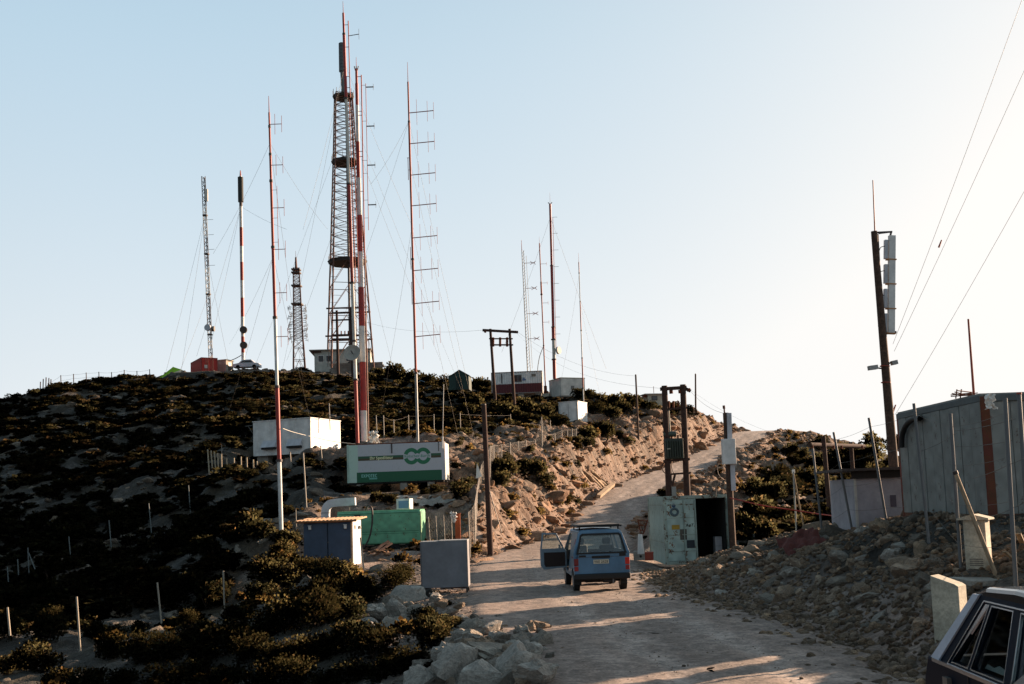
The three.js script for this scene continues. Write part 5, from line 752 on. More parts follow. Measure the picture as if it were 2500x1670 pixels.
  add(o, 'belt_moulding', (() => { const g = plate(poly([[0.2, 0.905], [3.0, 0.905], [3.0, 0.93], [0.2, 0.93]]), 0.03); g.translate(0, 0, zs > 0 ? -0.012 : -0.018); return g; })(), M.chrome); add(o, 'door_handle', (() => { const g = plate(poly([[0.42, 0.78], [0.5, 0.78], [0.5, 0.84], [0.42, 0.84]]), 0.03); g.translate(0, 0, zs > 0 ? -0.03 : 0); return g; })(), M.steel);
  add(o, 'fuel_flap_seam', (() => { const g = plate(poly([[0.78, 0.3], [0.788, 0.3], [0.788, 0.92], [0.78, 0.92]]), 0.004); g.translate(0, 0, zs > 0 ? -0.006 : 0.002); return g; })(), M.black);
  for (const [x, z] of [[0.72, 0.4], [0.72, 1.15], [1.5, 0.42], [1.5, 1.15]]) { const st = add(o, 'seat', [box(0.14, 0.5, 0.5, x, 0.5, zs * z, 0.06), box(0.5, 0.16, 0.5, x + 0.3, 0.4, zs * z, 0.06)], mat(0x1c1c1e, 0.9)); if (x > 1) { add(st, 'headrest', box(0.1, 0.18, 0.26, x, 1.02, zs * z, 0.05), mat(0x26262a, 0.9)); } else { const t = new THREE.TorusGeometry(0.12, 0.012, 8, 24, Math.PI); t.rotateY(Math.PI / 2); t.translate(x, 0.98, zs * z); add(st, 'grab_handle', t, M.offwhite); } }
  add(o, 'paper', plate(poly([[0.82, 0.955], [0.86, 0.985], [0.95, 0.975], [1.02, 1.0], [1.1, 0.985], [1.2, 1.01], [1.22, 0.955]]), 0.01).translate(0, 0, zs * 0.1), M.white);
  for (const x of [0.86, 3.35]) for (const z of [0.1, Wd - 0.1]) { const g = new THREE.CylinderGeometry(0.3, 0.3, 0.18, 28); g.rotateX(Math.PI / 2); g.translate(x, 0.28, zs * z); add(o, 'wheel', g, M.rubber); }
  add(o, 'rear_bumper', box(0.12, 0.16, Wd, 0.0, 0.36, zs * Wd / 2, 0.05), M.black); add(o, 'tail_light', box(0.06, 0.14, 0.35, 0.02, 0.66, zs * 0.2, 0.02), new THREE.MeshStandardMaterial({ color: 0x7a1a12, roughness: 0.25 }));
  add(o, 'windscreen', (() => { const g = plate(poly([[0, 0], [0.82, 0], [0.82, 0.006], [0, 0.006]]), Wd - 0.36); g.rotateZ(Math.PI - Math.atan2(0.46, 0.66)); g.translate(2.76, 0.94, zs > 0 ? 0.18 : -(Wd - 0.18)); return g; })(), M.glass);
}
// ---------------------------------------------------------------- stones
function rockGeo(seed, detail = 1, flatness = 0.75) {
  let g = new THREE.IcosahedronGeometry(1, detail); const p = g.attributes.position, v = V();
  const cuts = Array.from({ length: 9 }, () => ({ n: V(rr(-1, 1), rr(-1, 1), rr(-1, 1)).normalize(), d: rr(0.42, 0.85) }));
  for (let i = 0; i < p.count; i++) {
    v.fromBufferAttribute(p, i); const k = 1 + 0.28 * n3(v.x * 1.3 + seed * 7, v.y * 1.3, v.z * 1.3) + 0.12 * n3(v.x * 3.4, v.y * 3.4 + seed * 5, v.z * 3.4) - (detail > 2 ? 0.09 * Math.abs(n3(v.x * 6, v.y * 6, v.z * 6 + seed)) : 0);
    v.multiplyScalar(k); for (const c of cuts) { const e = v.dot(c.n) - c.d; if (e > 0) v.addScaledVector(c.n, -e * 0.8); }
    p.setXYZ(i, v.x, v.y * flatness, v.z);
  }
  g.computeVertexNormals(); g = uvm(g, 0.4); return g;
}
const rocksLow = Array.from({ length: 5 }, (_, i) => rockGeo(i + 1, 1, 0.8)), rocksHi = Array.from({ length: 8 }, (_, i) => rockGeo(i + 11, 3));
const stoneTex = noiseTex(256, (x, y) => { const a = 0.45 * tn(x, y, 41, 5) + 0.3 * tn(x, y, 45, 16) + 0.25 * tn(x, y, 49, 48), k = 0.82 + 0.3 * a + 0.1 * (rnd() - 0.5); return [k, k * 0.975, k * 0.94]; }, true);
const stoneMat = (r, g, b) => new THREE.MeshStandardMaterial({ color: new THREE.Color().setRGB(r, g, b), roughness: 0.95, map: stoneTex, bumpMap: stoneTex, bumpScale: 0.06 });
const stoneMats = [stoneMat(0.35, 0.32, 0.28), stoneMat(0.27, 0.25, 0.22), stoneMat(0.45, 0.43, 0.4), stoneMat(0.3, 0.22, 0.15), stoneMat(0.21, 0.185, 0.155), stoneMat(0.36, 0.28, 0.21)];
const earthStone = [stoneMat(0.31, 0.2, 0.125), stoneMat(0.32, 0.18, 0.1), stoneMat(0.42, 0.3, 0.2)];
const pick = (a) => a[Math.floor(rnd() * a.length)];
function rock(parent, name, p, r, geos = rocksHi, mats = stoneMats, sx = 1) { const o = new THREE.Mesh(pick(geos), pick(mats)); o.name = parent === scene ? numbered(name) : name; o.castShadow = o.receiveShadow = true; o.position.copy(p); o.rotation.set(rr(-0.5, 0.5), rr(0, 6.28), rr(-0.5, 0.5)); o.scale.set(r * rr(0.8, 1.35) * sx, r * rr(0.6, 1.05), r * rr(0.8, 1.3)); parent.add(o); return o; }
function scatter(parent, name, geo, m, list, tint) { // stuff: copies in one object
  const o = new THREE.InstancedMesh(geo, m, list.length), d = new THREE.Object3D(), c = new THREE.Color(); o.name = parent === scene ? numbered(name) : name; o.castShadow = o.receiveShadow = true;
  list.forEach(([p, s, ry, tilt = 0.3], i) => { d.position.copy(p); d.rotation.set(rr(-tilt, tilt), ry, rr(-tilt, tilt)); if (s.isVector3) d.scale.copy(s); else d.scale.setScalar(s); d.updateMatrix(); o.setMatrixAt(i, d.matrix); const t = tint ? tint() : null; if (t) o.setColorAt(i, c.setRGB(...t)); });
  parent.add(o); o.userData.kind = 'stuff'; return o;
}
const greyTint = () => { const k = rr(0.5, 1.15) * (rnd() < 0.14 ? 1.75 : 1), w = rr(0, 1); return [k, k * lerp(1, 0.86, w), k * lerp(1, 0.7, w)]; };
{ // the bank of rubble right of the road
  const o = thing('rubble_bank', 'long bank of broken limestone rubble right of the road', 'rubble');
  const spots = []; for (let i = 0; i < 900 && spots.length < 255; i++) { const x = rr(1560, 2300), t = (x - 1560) / 740, top = lerp(1395, 1262, Math.min(1, t * 1.15)), bot = lerp(1445, 1575, t); const y = rr(top, bot), p = hit(x, y, 14, 40); if (p.z < -38 || p.x < road(p.z).rx + 0.1) continue; const up = (y - top) / (bot - top); spots.push([p, rr(0.06, 0.14) + (rnd() < 0.3 ? rr(0.06, 0.3) : 0) * (1 - 0.55 * up)]); }
  for (const [p, r] of spots) rock(o, 'rock', V(p.x, p.y + r * 0.02, p.z), r, rocksHi, stoneMats);
  for (const [x, y, r] of [[2078, 1292, 0.28], [2040, 1350, 0.34], [1985, 1350, 0.26], [1935, 1400, 0.32], [2100, 1390, 0.42], [2010, 1425, 0.3], [2165, 1330, 0.36], [2230, 1400, 0.4], [1850, 1400, 0.28], [1760, 1400, 0.3], [1720, 1375, 0.25], [2220, 1470, 0.32], [2120, 1460, 0.3]]) { const p = hit(x, y, 14, 40); rock(o, 'boulder', V(p.x, p.y - r * 0.02, p.z), r, rocksHi, [stoneMats[5], stoneMats[0], stoneMats[3]]); }
  const small = []; for (let i = 0; i < 60000 && small.length < 16500; i++) { const z = -rr(9, 36), x = rr(3.5, 14), q = roadDist(x, z); if (q.left || q.d < -0.5 + 0.6 * n2(x, z)) continue; small.push([V(x, H(x, z) + 0.01, z), V(1, rr(0.7, 1.2), 1).multiplyScalar(rr(0.02, 0.055) + (rnd() < 0.3 ? rr(0.02, 0.07) : 0)), rr(0, 6.28), 0.6]); }
  scatter(o, 'loose_stones', rocksLow[0], stoneMats[5], small, greyTint);
  const r1 = thing('round_stone', 'pale rounded boulder beside the lavender wall on top of the bank', 'boulder', W(2160, 1283, 26)); rock(r1, 'stone', V(0, 0, 0), 0.22, rocksHi, [stoneMats[5]]);
}
{ // rock outcrop in the left foreground
  const o = thing('rock_outcrop', 'big pale limestone outcrop at the bottom of the picture left of the road', 'rocks');
  const S = [[1120, 1650, 0.5], [1190, 1610, 0.42], [1060, 1668, 0.4], [1250, 1650, 0.45], [1160, 1580, 0.3], [1225, 1575, 0.26], [1290, 1620, 0.25], [1090, 1615, 0.3], [1020, 1690, 0.4], [1180, 1690, 0.55], [1310, 1670, 0.32], [1130, 1560, 0.2], [1255, 1605, 0.22], [1205, 1545, 0.18], [1280, 1585, 0.16], [1100, 1500, 0.2], [1130, 1520, 0.22], [1080, 1480, 0.2], [1150, 1540, 0.22], [1060, 1465, 0.18], [1175, 1530, 0.15], [1120, 1485, 0.15]];
  for (const [x, y, r] of S) { const p = hit(x, y, 9, 24); rock(o, 'boulder', V(p.x, p.y + r * 0.3, p.z), r, rocksHi, [stoneMats[2], stoneMats[2], stoneMats[0], stoneMats[5]]); }
  for (let i = 0; i < 60; i++) { const x = rr(1010, 1330), y = Math.max(rr(1540, 1690), 1700 - (x - 960) * 0.8 - rr(-10, 30)), p = hit(x, y, 9, 26), r = rr(0.12, 0.26); rock(o, 'rock', V(p.x, p.y + r * 0.35, p.z), r, rocksHi, [stoneMats[2], stoneMats[0], stoneMats[5], stoneMats[1]]); }
  for (let i = 0; i < 110; i++) { const x = rr(990, 1340), y = Math.max(rr(1510, 1690), 1690 - (x - 960) * 0.9 - rr(-20, 30)), p = hit(x, y, 9, 26), r = rr(0.05, 0.16); rock(o, 'rock', V(p.x, p.y + r * 0.2, p.z), r); }
  const b = thing('rock_ledge', 'sloping ledge of pale broken rock below the grey steel box', 'rocks');
  for (const [x, y, r] of [[1000, 1465, 0.42], [965, 1480, 0.4], [1020, 1450, 0.35], [930, 1510, 0.4], [900, 1535, 0.36], [975, 1510, 0.42], [1040, 1450, 0.28], [880, 1550, 0.25], [1010, 1500, 0.36], [950, 1545, 0.34], [915, 1555, 0.3], [990, 1540, 0.34]]) { const p = hit(x, y, 14, 34); rock(b, 'boulder', V(p.x, p.y + r * 0.3, p.z), r * 1.15, rocksHi, [stoneMats[0], stoneMats[2]]); }
  for (let i = 0; i < 70; i++) { const t = rnd(), x = lerp(880, 1060, t) + rr(-15, 15), y = lerp(1555, 1450, t) + rr(-25, 40), p = hit(x, y, 14, 34), r = rr(0.06, 0.16); rock(b, 'rock', V(p.x, p.y + r * 0.2, p.z), r); }
  const peb = []; for (let i = 0; i < 9000 && peb.length < 3400; i++) { const z = -rr(10, 44), q = road(z), x = q.lx + rr(-2.4, 0.5) - (z > -30 ? rr(0, 1) : 0); peb.push([V(x, H(x, z) + 0.005, z), V(1, 0.7, 1).multiplyScalar(rr(0.012, 0.05)), rr(0, 6.28), 0.5]); }
  stuff(scatter(scene, 'roadside_stones', rocksLow[1], stoneMats[2], peb, greyTint), 'small pale stones strewn along the left edge of the road', 'stones');
}
{ // stones of the cut banks, gravel on the road, pale boulders on the dark hillside
  const list = []; for (let i = 0; i < 60000 && list.length < 7000; i++) { const z = -rr(44, 124), q = road(z), left = rnd() < 0.62, x = left ? q.lx + 0.25 - rnd() ** 1.6 * 8 : q.rx - 0.2 + rnd() ** 1.6 * 10; const zz = zones(x, z); if (zz.cut < 0.3) continue; const big = rnd() < 0.1; list.push([V(x, heightOf(x, z, zz), z), V(rr(0.7, 1.9), rr(0.45, 1), rr(0.7, 1.5)).multiplyScalar(big ? rr(0.16, 0.42) * (rnd() < 0.3 ? 1.7 : 1) : rr(0.04, 0.15)), rr(0, 6.28), 0.6]); }
  stuff(scatter(scene, 'bank_stones', rocksLow[2], earthStone[0], list, () => { const k = rr(0.7, 1.35), w = rnd(); return [k, k * lerp(0.85, 1.05, w), k * lerp(0.75, 1.15, w)]; }), 'loose orange brown stones covering the cut banks', 'stones');
  const gr = []; for (let i = 0; i < 5200; i++) { const z = -rr(9, 60), q = road(z), x = rr(q.lx, q.rx); gr.push([V(x, H(x, z) + 0.035, z), V(1, 0.7, 1).multiplyScalar(rr(0.005, 0.015) + (rnd() < 0.02 ? 0.02 : 0)), rr(0, 6.28), 0.5]); }
  stuff(scatter(scene, 'road_gravel', rocksLow[3], stoneMats[5], gr, greyTint), 'gravel scattered over the dirt road', 'gravel');
  const hs = []; for (let i = 0; i < 40000 && hs.length < 8000; i++) { const z = -rr(22, 156), x = rr(-95, 20); if (x < z * 0.6 - 8) continue; const q = zones(x, z); if (q.cut > 0.3 || q.r.d < 2) continue; if (fbm(x / 5 - 30, (z + x * 0.5) / 3.4, 4) * 0.8 + 0.1 < rr(0, 0.3) && q.crown < rnd()) continue; hs.push([V(x, heightOf(x, z, q), z), V(1, 0.6, 1).multiplyScalar(rr(0.06, 0.2) + (rnd() < 0.2 ? rr(0.1, 0.4) : 0)), rr(0, 6.28), 0.5]); }
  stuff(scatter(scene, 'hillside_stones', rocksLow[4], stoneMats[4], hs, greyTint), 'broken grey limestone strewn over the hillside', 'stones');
  { const o = thing('rock_strata', 'pale tilted rock strata exposed on the bank above the timber beam', 'rocks'); for (const [x, y, l] of [[1432, 1160, 2.6], [1442, 1165, 3], [1452, 1170, 3.2], [1462, 1176, 3], [1472, 1180, 2.8], [1482, 1184, 2.2], [1420, 1158, 2], [1447, 1152, 2]]) { const p = hit(x, y, 50, 110), k = rock(o, 'slab', p, 0.3, rocksHi, [stoneMat(0.5, 0.38, 0.27)]); k.scale.set(l * 0.55, 0.24, 0.3); k.rotation.set(0, 0.35, -0.72); } }
  // boulders one can tell apart on the shaded hillside
  const B = [[118, 1003, 1.5], [145, 1010, 1.1], [170, 990, 1.2], [210, 985, 1.0], [262, 975, 1.1], [290, 968, 1.4], [310, 975, 1.0], [335, 965, 0.9], [52, 1085, 1.5], [20, 1125, 1.2], [70, 1100, 0.9], [135, 1035, 1.1], [205, 1038, 1.2], [225, 1030, 0.9], [100, 1055, 0.7], [270, 1030, 1.0], [300, 1010, 1.0], [350, 1020, 0.9], [365, 1005, 0.7], [385, 955, 0.8], [440, 970, 0.8], [505, 980, 1.2], [520, 972, 0.9], [545, 968, 1.0], [470, 958, 0.9], [590, 985, 0.8], [620, 965, 0.8], [640, 990, 0.9], [700, 955, 0.9], [760, 935, 0.8], [800, 940, 0.7], [780, 980, 0.8], [330, 1065, 0.9], [430, 1050, 0.8], [460, 1090, 0.7], [85, 1195, 0.8], [180, 1150, 0.7], [320, 1120, 0.7], [395, 1130, 0.6], [320, 1280, 0.6], [340, 1285, 0.5], [355, 1270, 0.6], [530, 1295, 0.5], [475, 1320, 0.6], [60, 1430, 1.0], [30, 1450, 0.9], [80, 1440, 0.7], [190, 1425, 0.8], [220, 1430, 0.6], [260, 1450, 0.8], [300, 1470, 1.0], [330, 1475, 0.7], [310, 1445, 0.6], [190, 1510, 1.0], [170, 1520, 0.8], [205, 1500, 0.6], [395, 1420, 0.7], [440, 1440, 0.7], [490, 1430, 0.6], [520, 1420, 0.5], [560, 1410, 0.5], [180, 1650, 0.4], [160, 1640, 0.35], [170, 1660, 0.5], [70, 1550, 0.5], [280, 1640, 0.3], [590, 1345, 0.8], [620, 1330, 0.9], [640, 1320, 0.7], [580, 1370, 0.6], [690, 1225, 0.6], [735, 1255, 0.6], [640, 1215, 0.6], [770, 1170, 0.5], [1310, 1050, 0.7], [1300, 1055, 0.5], [1020, 1030, 0.6], [1060, 1020, 0.6], [1180, 1065, 0.5]];
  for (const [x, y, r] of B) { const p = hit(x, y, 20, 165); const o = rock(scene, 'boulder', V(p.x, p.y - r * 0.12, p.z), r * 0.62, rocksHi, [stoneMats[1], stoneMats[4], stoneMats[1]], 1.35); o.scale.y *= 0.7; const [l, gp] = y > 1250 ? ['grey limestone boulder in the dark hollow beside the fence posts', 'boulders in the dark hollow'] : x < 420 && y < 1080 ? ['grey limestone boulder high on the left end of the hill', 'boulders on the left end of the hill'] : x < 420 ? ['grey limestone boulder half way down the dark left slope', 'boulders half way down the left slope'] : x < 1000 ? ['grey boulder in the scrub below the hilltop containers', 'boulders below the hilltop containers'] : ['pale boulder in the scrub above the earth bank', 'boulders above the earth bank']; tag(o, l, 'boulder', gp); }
}
// ---------------------------------------------------------------- shrubs
function bushGeo(leaves, leaf, { clumps = 8, h = 0.75, spiky = 0 } = {}) {
  const P = [], N = [], Cc = [], cs = Array.from({ length: clumps }, () => { const a = rr(0, 6.28), e = rr(0, 1) ** 0.7, r = rr(0.1, 0.75) * (1 - 0.4 * e); return { c: V(Math.cos(a) * r, 0.12 + e * h * 0.75, Math.sin(a) * r), r: rr(0.22, 0.46), t: rr(0.75, 1.3), b: rnd() }; });
  const d = V(), t = V(), b = V(), q = V();
  for (let i = 0; i < leaves; i++) {
    const c = pick(cs); d.set(rr(-1, 1), rr(-0.6, 1), rr(-1, 1)).normalize(); const rad = c.r * (0.55 + 0.5 * Math.sqrt(rnd()) + spiky * rnd() ** 4);
    q.copy(c.c).addScaledVector(d, rad); if (q.y < 0) q.y = -q.y * 0.3;
    t.set(rr(-1, 1), rr(-0.3, 1), rr(-1, 1)).normalize().addScaledVector(d, 0.9).normalize(); b.set(rr(-1, 1), rr(-1, 1), rr(-1, 1)).cross(t).normalize();
    const L = leaf * rr(0.7, 1.5), w = L * rr(0.28, 0.45), n = V().crossVectors(t, b);
    const A = q.clone(), B = q.clone().addScaledVector(t, L * 0.5).addScaledVector(b, w), C2 = q.clone().addScaledVector(t, L), D = q.clone().addScaledVector(t, L * 0.5).addScaledVector(b, -w);
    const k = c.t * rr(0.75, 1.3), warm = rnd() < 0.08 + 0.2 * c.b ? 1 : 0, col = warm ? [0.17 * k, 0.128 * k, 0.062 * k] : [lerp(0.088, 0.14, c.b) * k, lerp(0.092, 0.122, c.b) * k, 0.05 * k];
    for (const v of [A, B, C2, A, C2, D]) { P.push(v.x, v.y, v.z); N.push(n.x, n.y, n.z); Cc.push(...col); }
  }
  const g = new THREE.BufferGeometry(); g.setAttribute('position', new THREE.Float32BufferAttribute(P, 3)); g.setAttribute('normal', new THREE.Float32BufferAttribute(N, 3)); g.setAttribute('color', new THREE.Float32BufferAttribute(Cc, 3)); g.setAttribute('uv', new THREE.Float32BufferAttribute(new Float32Array(P.length / 3 * 2), 2)); return g;
}
const stemGeo = (() => { const g = []; for (let i = 0; i < 9; i++) { const a = rr(0, 6.28), r = rr(0.2, 0.6); g.push(flat(bar(V(rr(-0.08, 0.08), -0.2, rr(-0.08, 0.08)), V(Math.cos(a) * r, rr(0.25, 0.6), Math.sin(a) * r), 0.035, 0.012, 5))); } return mergeGeometries(g); })();
const leafMat = new THREE.MeshPhysicalMaterial({ vertexColors: true, roughness: 0.9, side: THREE.DoubleSide, transmission: 0.35, thickness: 0 });
const bushNear = Array.from({ length: 5 }, (_, i) => bushGeo(2600, 0.085, { clumps: 9 + i, spiky: 0.5 })), bushMid = Array.from({ length: 4 }, (_, i) => bushGeo(900, 0.15, { clumps: 8 + i, spiky: 0.3 })), bushFar = Array.from({ length: 3 }, () => bushGeo(300, 0.27, { clumps: 7, h: 0.65 }));
const stemMat = mat(0x4a3a2c, 0.95);
function shrub(p, r, geos, label, group, stretch = 1) {
  const o = thing('shrub', label, 'shrub', V(p.x, p.y - 0.08 * r, p.z), group, rr(0, 6.28)); o.scale.set(r * rr(0.9, 1.2), r * rr(0.8, 1.15) * stretch, r * rr(0.9, 1.2));
  const f = new THREE.Mesh(pick(geos), leafMat); f.name = 'foliage'; f.castShadow = f.receiveShadow = true; o.add(f); const s = new THREE.Mesh(stemGeo, stemMat); s.name = 'stems'; s.castShadow = true; o.add(s); return o;
}
{ // shrubs of the near slope on the left
  const near = [[690, 1375, 1.0, 1.3], [650, 1420, 1.1], [640, 1470, 0.9], [700, 1440, 0.9], [795, 1425, 0.9], [840, 1430, 0.8], [790, 1465, 0.8], [730, 1490, 0.9], [870, 1470, 0.8], [900, 1470, 0.6], [960, 1440, 0.6], [985, 1420, 0.5], [850, 1510, 0.8], [780, 1530, 0.9], [700, 1540, 0.8], [640, 1560, 0.8], [580, 1530, 0.8], [1040, 1560, 0.55], [1060, 1580, 0.6], [1085, 1545, 0.5], [1040, 1520, 0.5], [920, 1610, 0.7], [860, 1590, 0.7], [800, 1610, 0.7], [740, 1620, 0.7], [680, 1630, 0.6], [620, 1620, 0.7], [560, 1600, 0.8], [500, 1570, 0.8], [450, 1590, 0.7], [400, 1620, 0.7], [340, 1610, 0.8], [270, 1610, 0.7], [120, 1570, 0.9, 1.2], [90, 1640, 0.8, 1.2], [30, 1640, 0.7], [10, 1560, 0.9], [60, 1520, 0.8], [130, 1530, 0.7, 1.3], [230, 1560, 0.7], [280, 1565, 0.7], [300, 1680, 0.6], [220, 1690, 0.6], [400, 1690, 0.6], [480, 1670, 0.6], [560, 1680, 0.6], [640, 1690, 0.6], [720, 1680, 0.6], [800, 1680, 0.5], [870, 1670, 0.55], [940, 1660, 0.5], [460, 1530, 0.5, 1.4], [340, 1545, 0.5], [1000, 1640, 0.45], [890, 1440, 0.5], [750, 1400, 0.7], [500, 1625, 0.7], [140, 1690, 0.6]];
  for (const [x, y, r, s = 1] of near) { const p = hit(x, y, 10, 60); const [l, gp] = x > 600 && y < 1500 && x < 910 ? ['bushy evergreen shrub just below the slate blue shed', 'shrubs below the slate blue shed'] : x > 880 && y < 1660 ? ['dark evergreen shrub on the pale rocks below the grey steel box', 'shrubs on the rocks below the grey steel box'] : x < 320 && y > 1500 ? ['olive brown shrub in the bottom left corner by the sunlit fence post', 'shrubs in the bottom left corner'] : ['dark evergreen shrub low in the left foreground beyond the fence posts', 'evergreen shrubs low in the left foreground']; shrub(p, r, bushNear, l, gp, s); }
  for (let i = 0; i < 60; i++) { const x = rr(0, 700), y = rr(1230, 1500), p = hit(x, y, 24, 90); if (p.z < -75 || p.x > -9) continue; if (fbm(p.x / 6, p.z / 6, 2) < -0.25) continue; shrub(p, rr(0.6, 1.2), bushMid, 'low dark shrub in the shaded hollow between the wire fences', 'dark shrubs in the shaded hollow'); }
  const mid = [[1125, 1220, 0.9], [1145, 1195, 0.7], [1040, 1195, 0.9], [1065, 1205, 0.7], [915, 1224, 0.5], [940, 1228, 0.55], [960, 1230, 0.5], [1240, 1160, 1.1], [1220, 1185, 1.0], [1225, 1150, 0.8], [1310, 1165, 1.1], [1330, 1185, 0.9], [1295, 1150, 0.8], [1410, 1145, 0.6], [1440, 1075, 1.2], [1480, 1070, 1.3], [1460, 1060, 1.1], [1510, 1075, 1.0], [1430, 1090, 0.9], [1405, 1085, 0.9], [1390, 1220, 0.5], [1410, 1230, 0.4], [1530, 1085, 0.9], [690, 1330, 0.7], [715, 1330, 0.8], [640, 1150, 0.6], [610, 1170, 0.7]];
  for (const [x, y, r] of mid) { const [l, gp] = x < 1000 ? ['small dark shrub between the lettered container and the green trailer', 'shrubs between container and trailer'] : x < 1160 ? ['olive shrub left of the dark wooden pole by the mesh fence', 'shrubs left of the wooden pole'] : x < 1345 ? ['dark green shrub on the earth bank below the curving chain link fence', 'shrubs on the bank below the fence'] : ['low olive shrub on top of the bank right of the curving fence', 'shrubs on the bank top']; shrub(hit(x, y, 30, 110), r, bushMid, l, gp); }
  for (let i = 0, k = 0; i < 900 && k < 44; i++) { const z = -rr(50, 112), x = road(z).lx - rr(3.5, 12); if (fbm(x / 4 + 60, z / 4, 3) < 0.1) continue; k++; shrub(V(x, H(x, z), z), rr(0.3, 0.75), bushMid, 'small dry shrub growing on the cut bank left of the rising road', 'small shrubs on the cut bank'); }
  for (let i = 0; i < 110; i++) { const x = rr(1780, 2190), y = rr(1085, 1375), p = hit(x, y, 34, 125); if (p.z > -36) continue; const q = zones(p.x, p.z); if (q.r.d < 7.5) continue; shrub(p, rr(0.7, 1.5) * (p.z < -70 ? 1.2 : 0.9), bushMid, 'bushy olive shrub on the slope right of the rising road', 'shrubs on the slope right of the road'); }
  for (const [x, y, r] of [[1640, 1220, 0.7], [1618, 1215, 0.6], [1930, 1110, 1.2], [1900, 1290, 1.2], [1830, 1300, 1.2], [1870, 1330, 1.1], [1950, 1180, 1.3], [1980, 1150, 1.2], [1840, 1270, 1.3]]) shrub(hit(x, y, 40, 120), r, bushMid, 'bushy olive shrub on the slope right of the rising road', 'shrubs on the slope right of the road');
  // shrubs that stand out on the skyline and the upper slope
  for (const [x, y, r] of [[1010, 935, 1.8], [1050, 940, 1.5], [925, 920, 1.7], [960, 925, 1.9], [980, 930, 1.4], [1085, 945, 1.5], [1165, 950, 1.6], [1185, 955, 1.5], [900, 930, 1.4], [1380, 968, 1.2], [1410, 972, 1.2], [1440, 980, 1.3], [1470, 985, 1.2], [1500, 995, 1.4], [1540, 995, 1.3], [1580, 1000, 1.3], [1640, 1010, 1.3], [1680, 1012, 1.1], [1520, 1010, 1.3], [1460, 1010, 1.4], [1490, 1020, 1.3], [1360, 1040, 1.3], [1330, 1015, 1.3], [1300, 1010, 1.4], [1280, 1000, 1.3], [1210, 1005, 1.4], [1170, 1000, 1.3], [1240, 1020, 1.3], [1150, 1020, 1.3], [1265, 1030, 1.2], [640, 935, 1.2], [600, 935, 1.1], [690, 940, 1.0], [85, 968, 1.0]]) { const [l, gp] = x < 800 ? ['dark shrub on the hilltop edge left of the great tower', 'shrubs on the hilltop left of the tower'] : x < 1200 ? ['rounded dark shrub near the dark green gabled hut on the skyline', 'shrubs around the gabled hut'] : x < 1375 ? ['dark shrub on the slope below the maroon container and cream cabin', 'shrubs below the maroon container'] : ['rounded dark shrub on the ridge right of the small white box', 'shrubs on the ridge right of the white box']; shrub(hit(x, y, 60, 165), r, bushMid, l, gp); }
  // the scrub that covers the hill, too many to count
  const list = [[], [], []]; let n = 0;
  for (let i = 0; i < 60000 && n < 7400; i++) {
    const z = -rr(40, 158), x = rr(-98, 34); if (x < z * 0.6 - 8 || x > -z * 0.36) continue; const q = zones(x, z); if (q.cut > 0.3 || q.r.d < 5 || q.lot > 0.2 || q.terrace > 0.25) continue; if (pads.some((p) => Math.abs(x - p.x) < p.rx * 0.95 && Math.abs(z - p.z) < p.rz + 1.5)) continue; if (q.crown > 0.15 && rnd() < 0.85) continue; if (calm.some((c) => Math.hypot(x - c.x, z - c.z) < c.r * 0.75)) continue;
    if (x > -13 && x < -3 && z > -62) continue; const m = fbm(x / 8, z / 8, 3); if (m < -0.28 + rr(-0.25, 0.15)) continue;
    const r = rr(0.35, 1.0) * (1 + 0.5 * m); list[n++ % 3].push([V(x, heightOf(x, z, q) - 0.1, z), V(r * rr(1, 1.5), r * rr(0.45, 0.75), r * rr(1, 1.5)), rr(0, 6.28), 0.12]);
  }
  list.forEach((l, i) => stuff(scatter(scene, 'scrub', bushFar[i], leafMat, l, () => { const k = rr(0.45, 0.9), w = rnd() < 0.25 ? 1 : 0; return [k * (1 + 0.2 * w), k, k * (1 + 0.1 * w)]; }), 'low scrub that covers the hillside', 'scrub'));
  const tuft = []; for (let i = 0; i < 30000 && tuft.length < 1500; i++) { const z = -rr(9, 125), left = rnd() < 0.6, q0 = road(z), x = left ? q0.lx - rr(0.4, 14) : q0.rx + rr(0.6, 11); if (z > -42 && (!left || rnd() < 0.6)) continue; if (fbm(x / 3, z / 3, 2) < 0.05) continue; const r = rnd() < 0.3 ? rr(0.25, 0.6) : rr(0.08, 0.2); tuft.push([V(x, H(x, z) - 0.02, z), V(r, r * 0.8, r), rr(0, 6.28), 0.15]); }
  stuff(scatter(scene, 'dry_weeds', bushFar[1], leafMat, tuft, () => { const k = rr(0.9, 1.8); return [k * 1.5, k * 1.2, k]; }), 'dry weeds dotted over the banks and rubble', 'weeds');
}
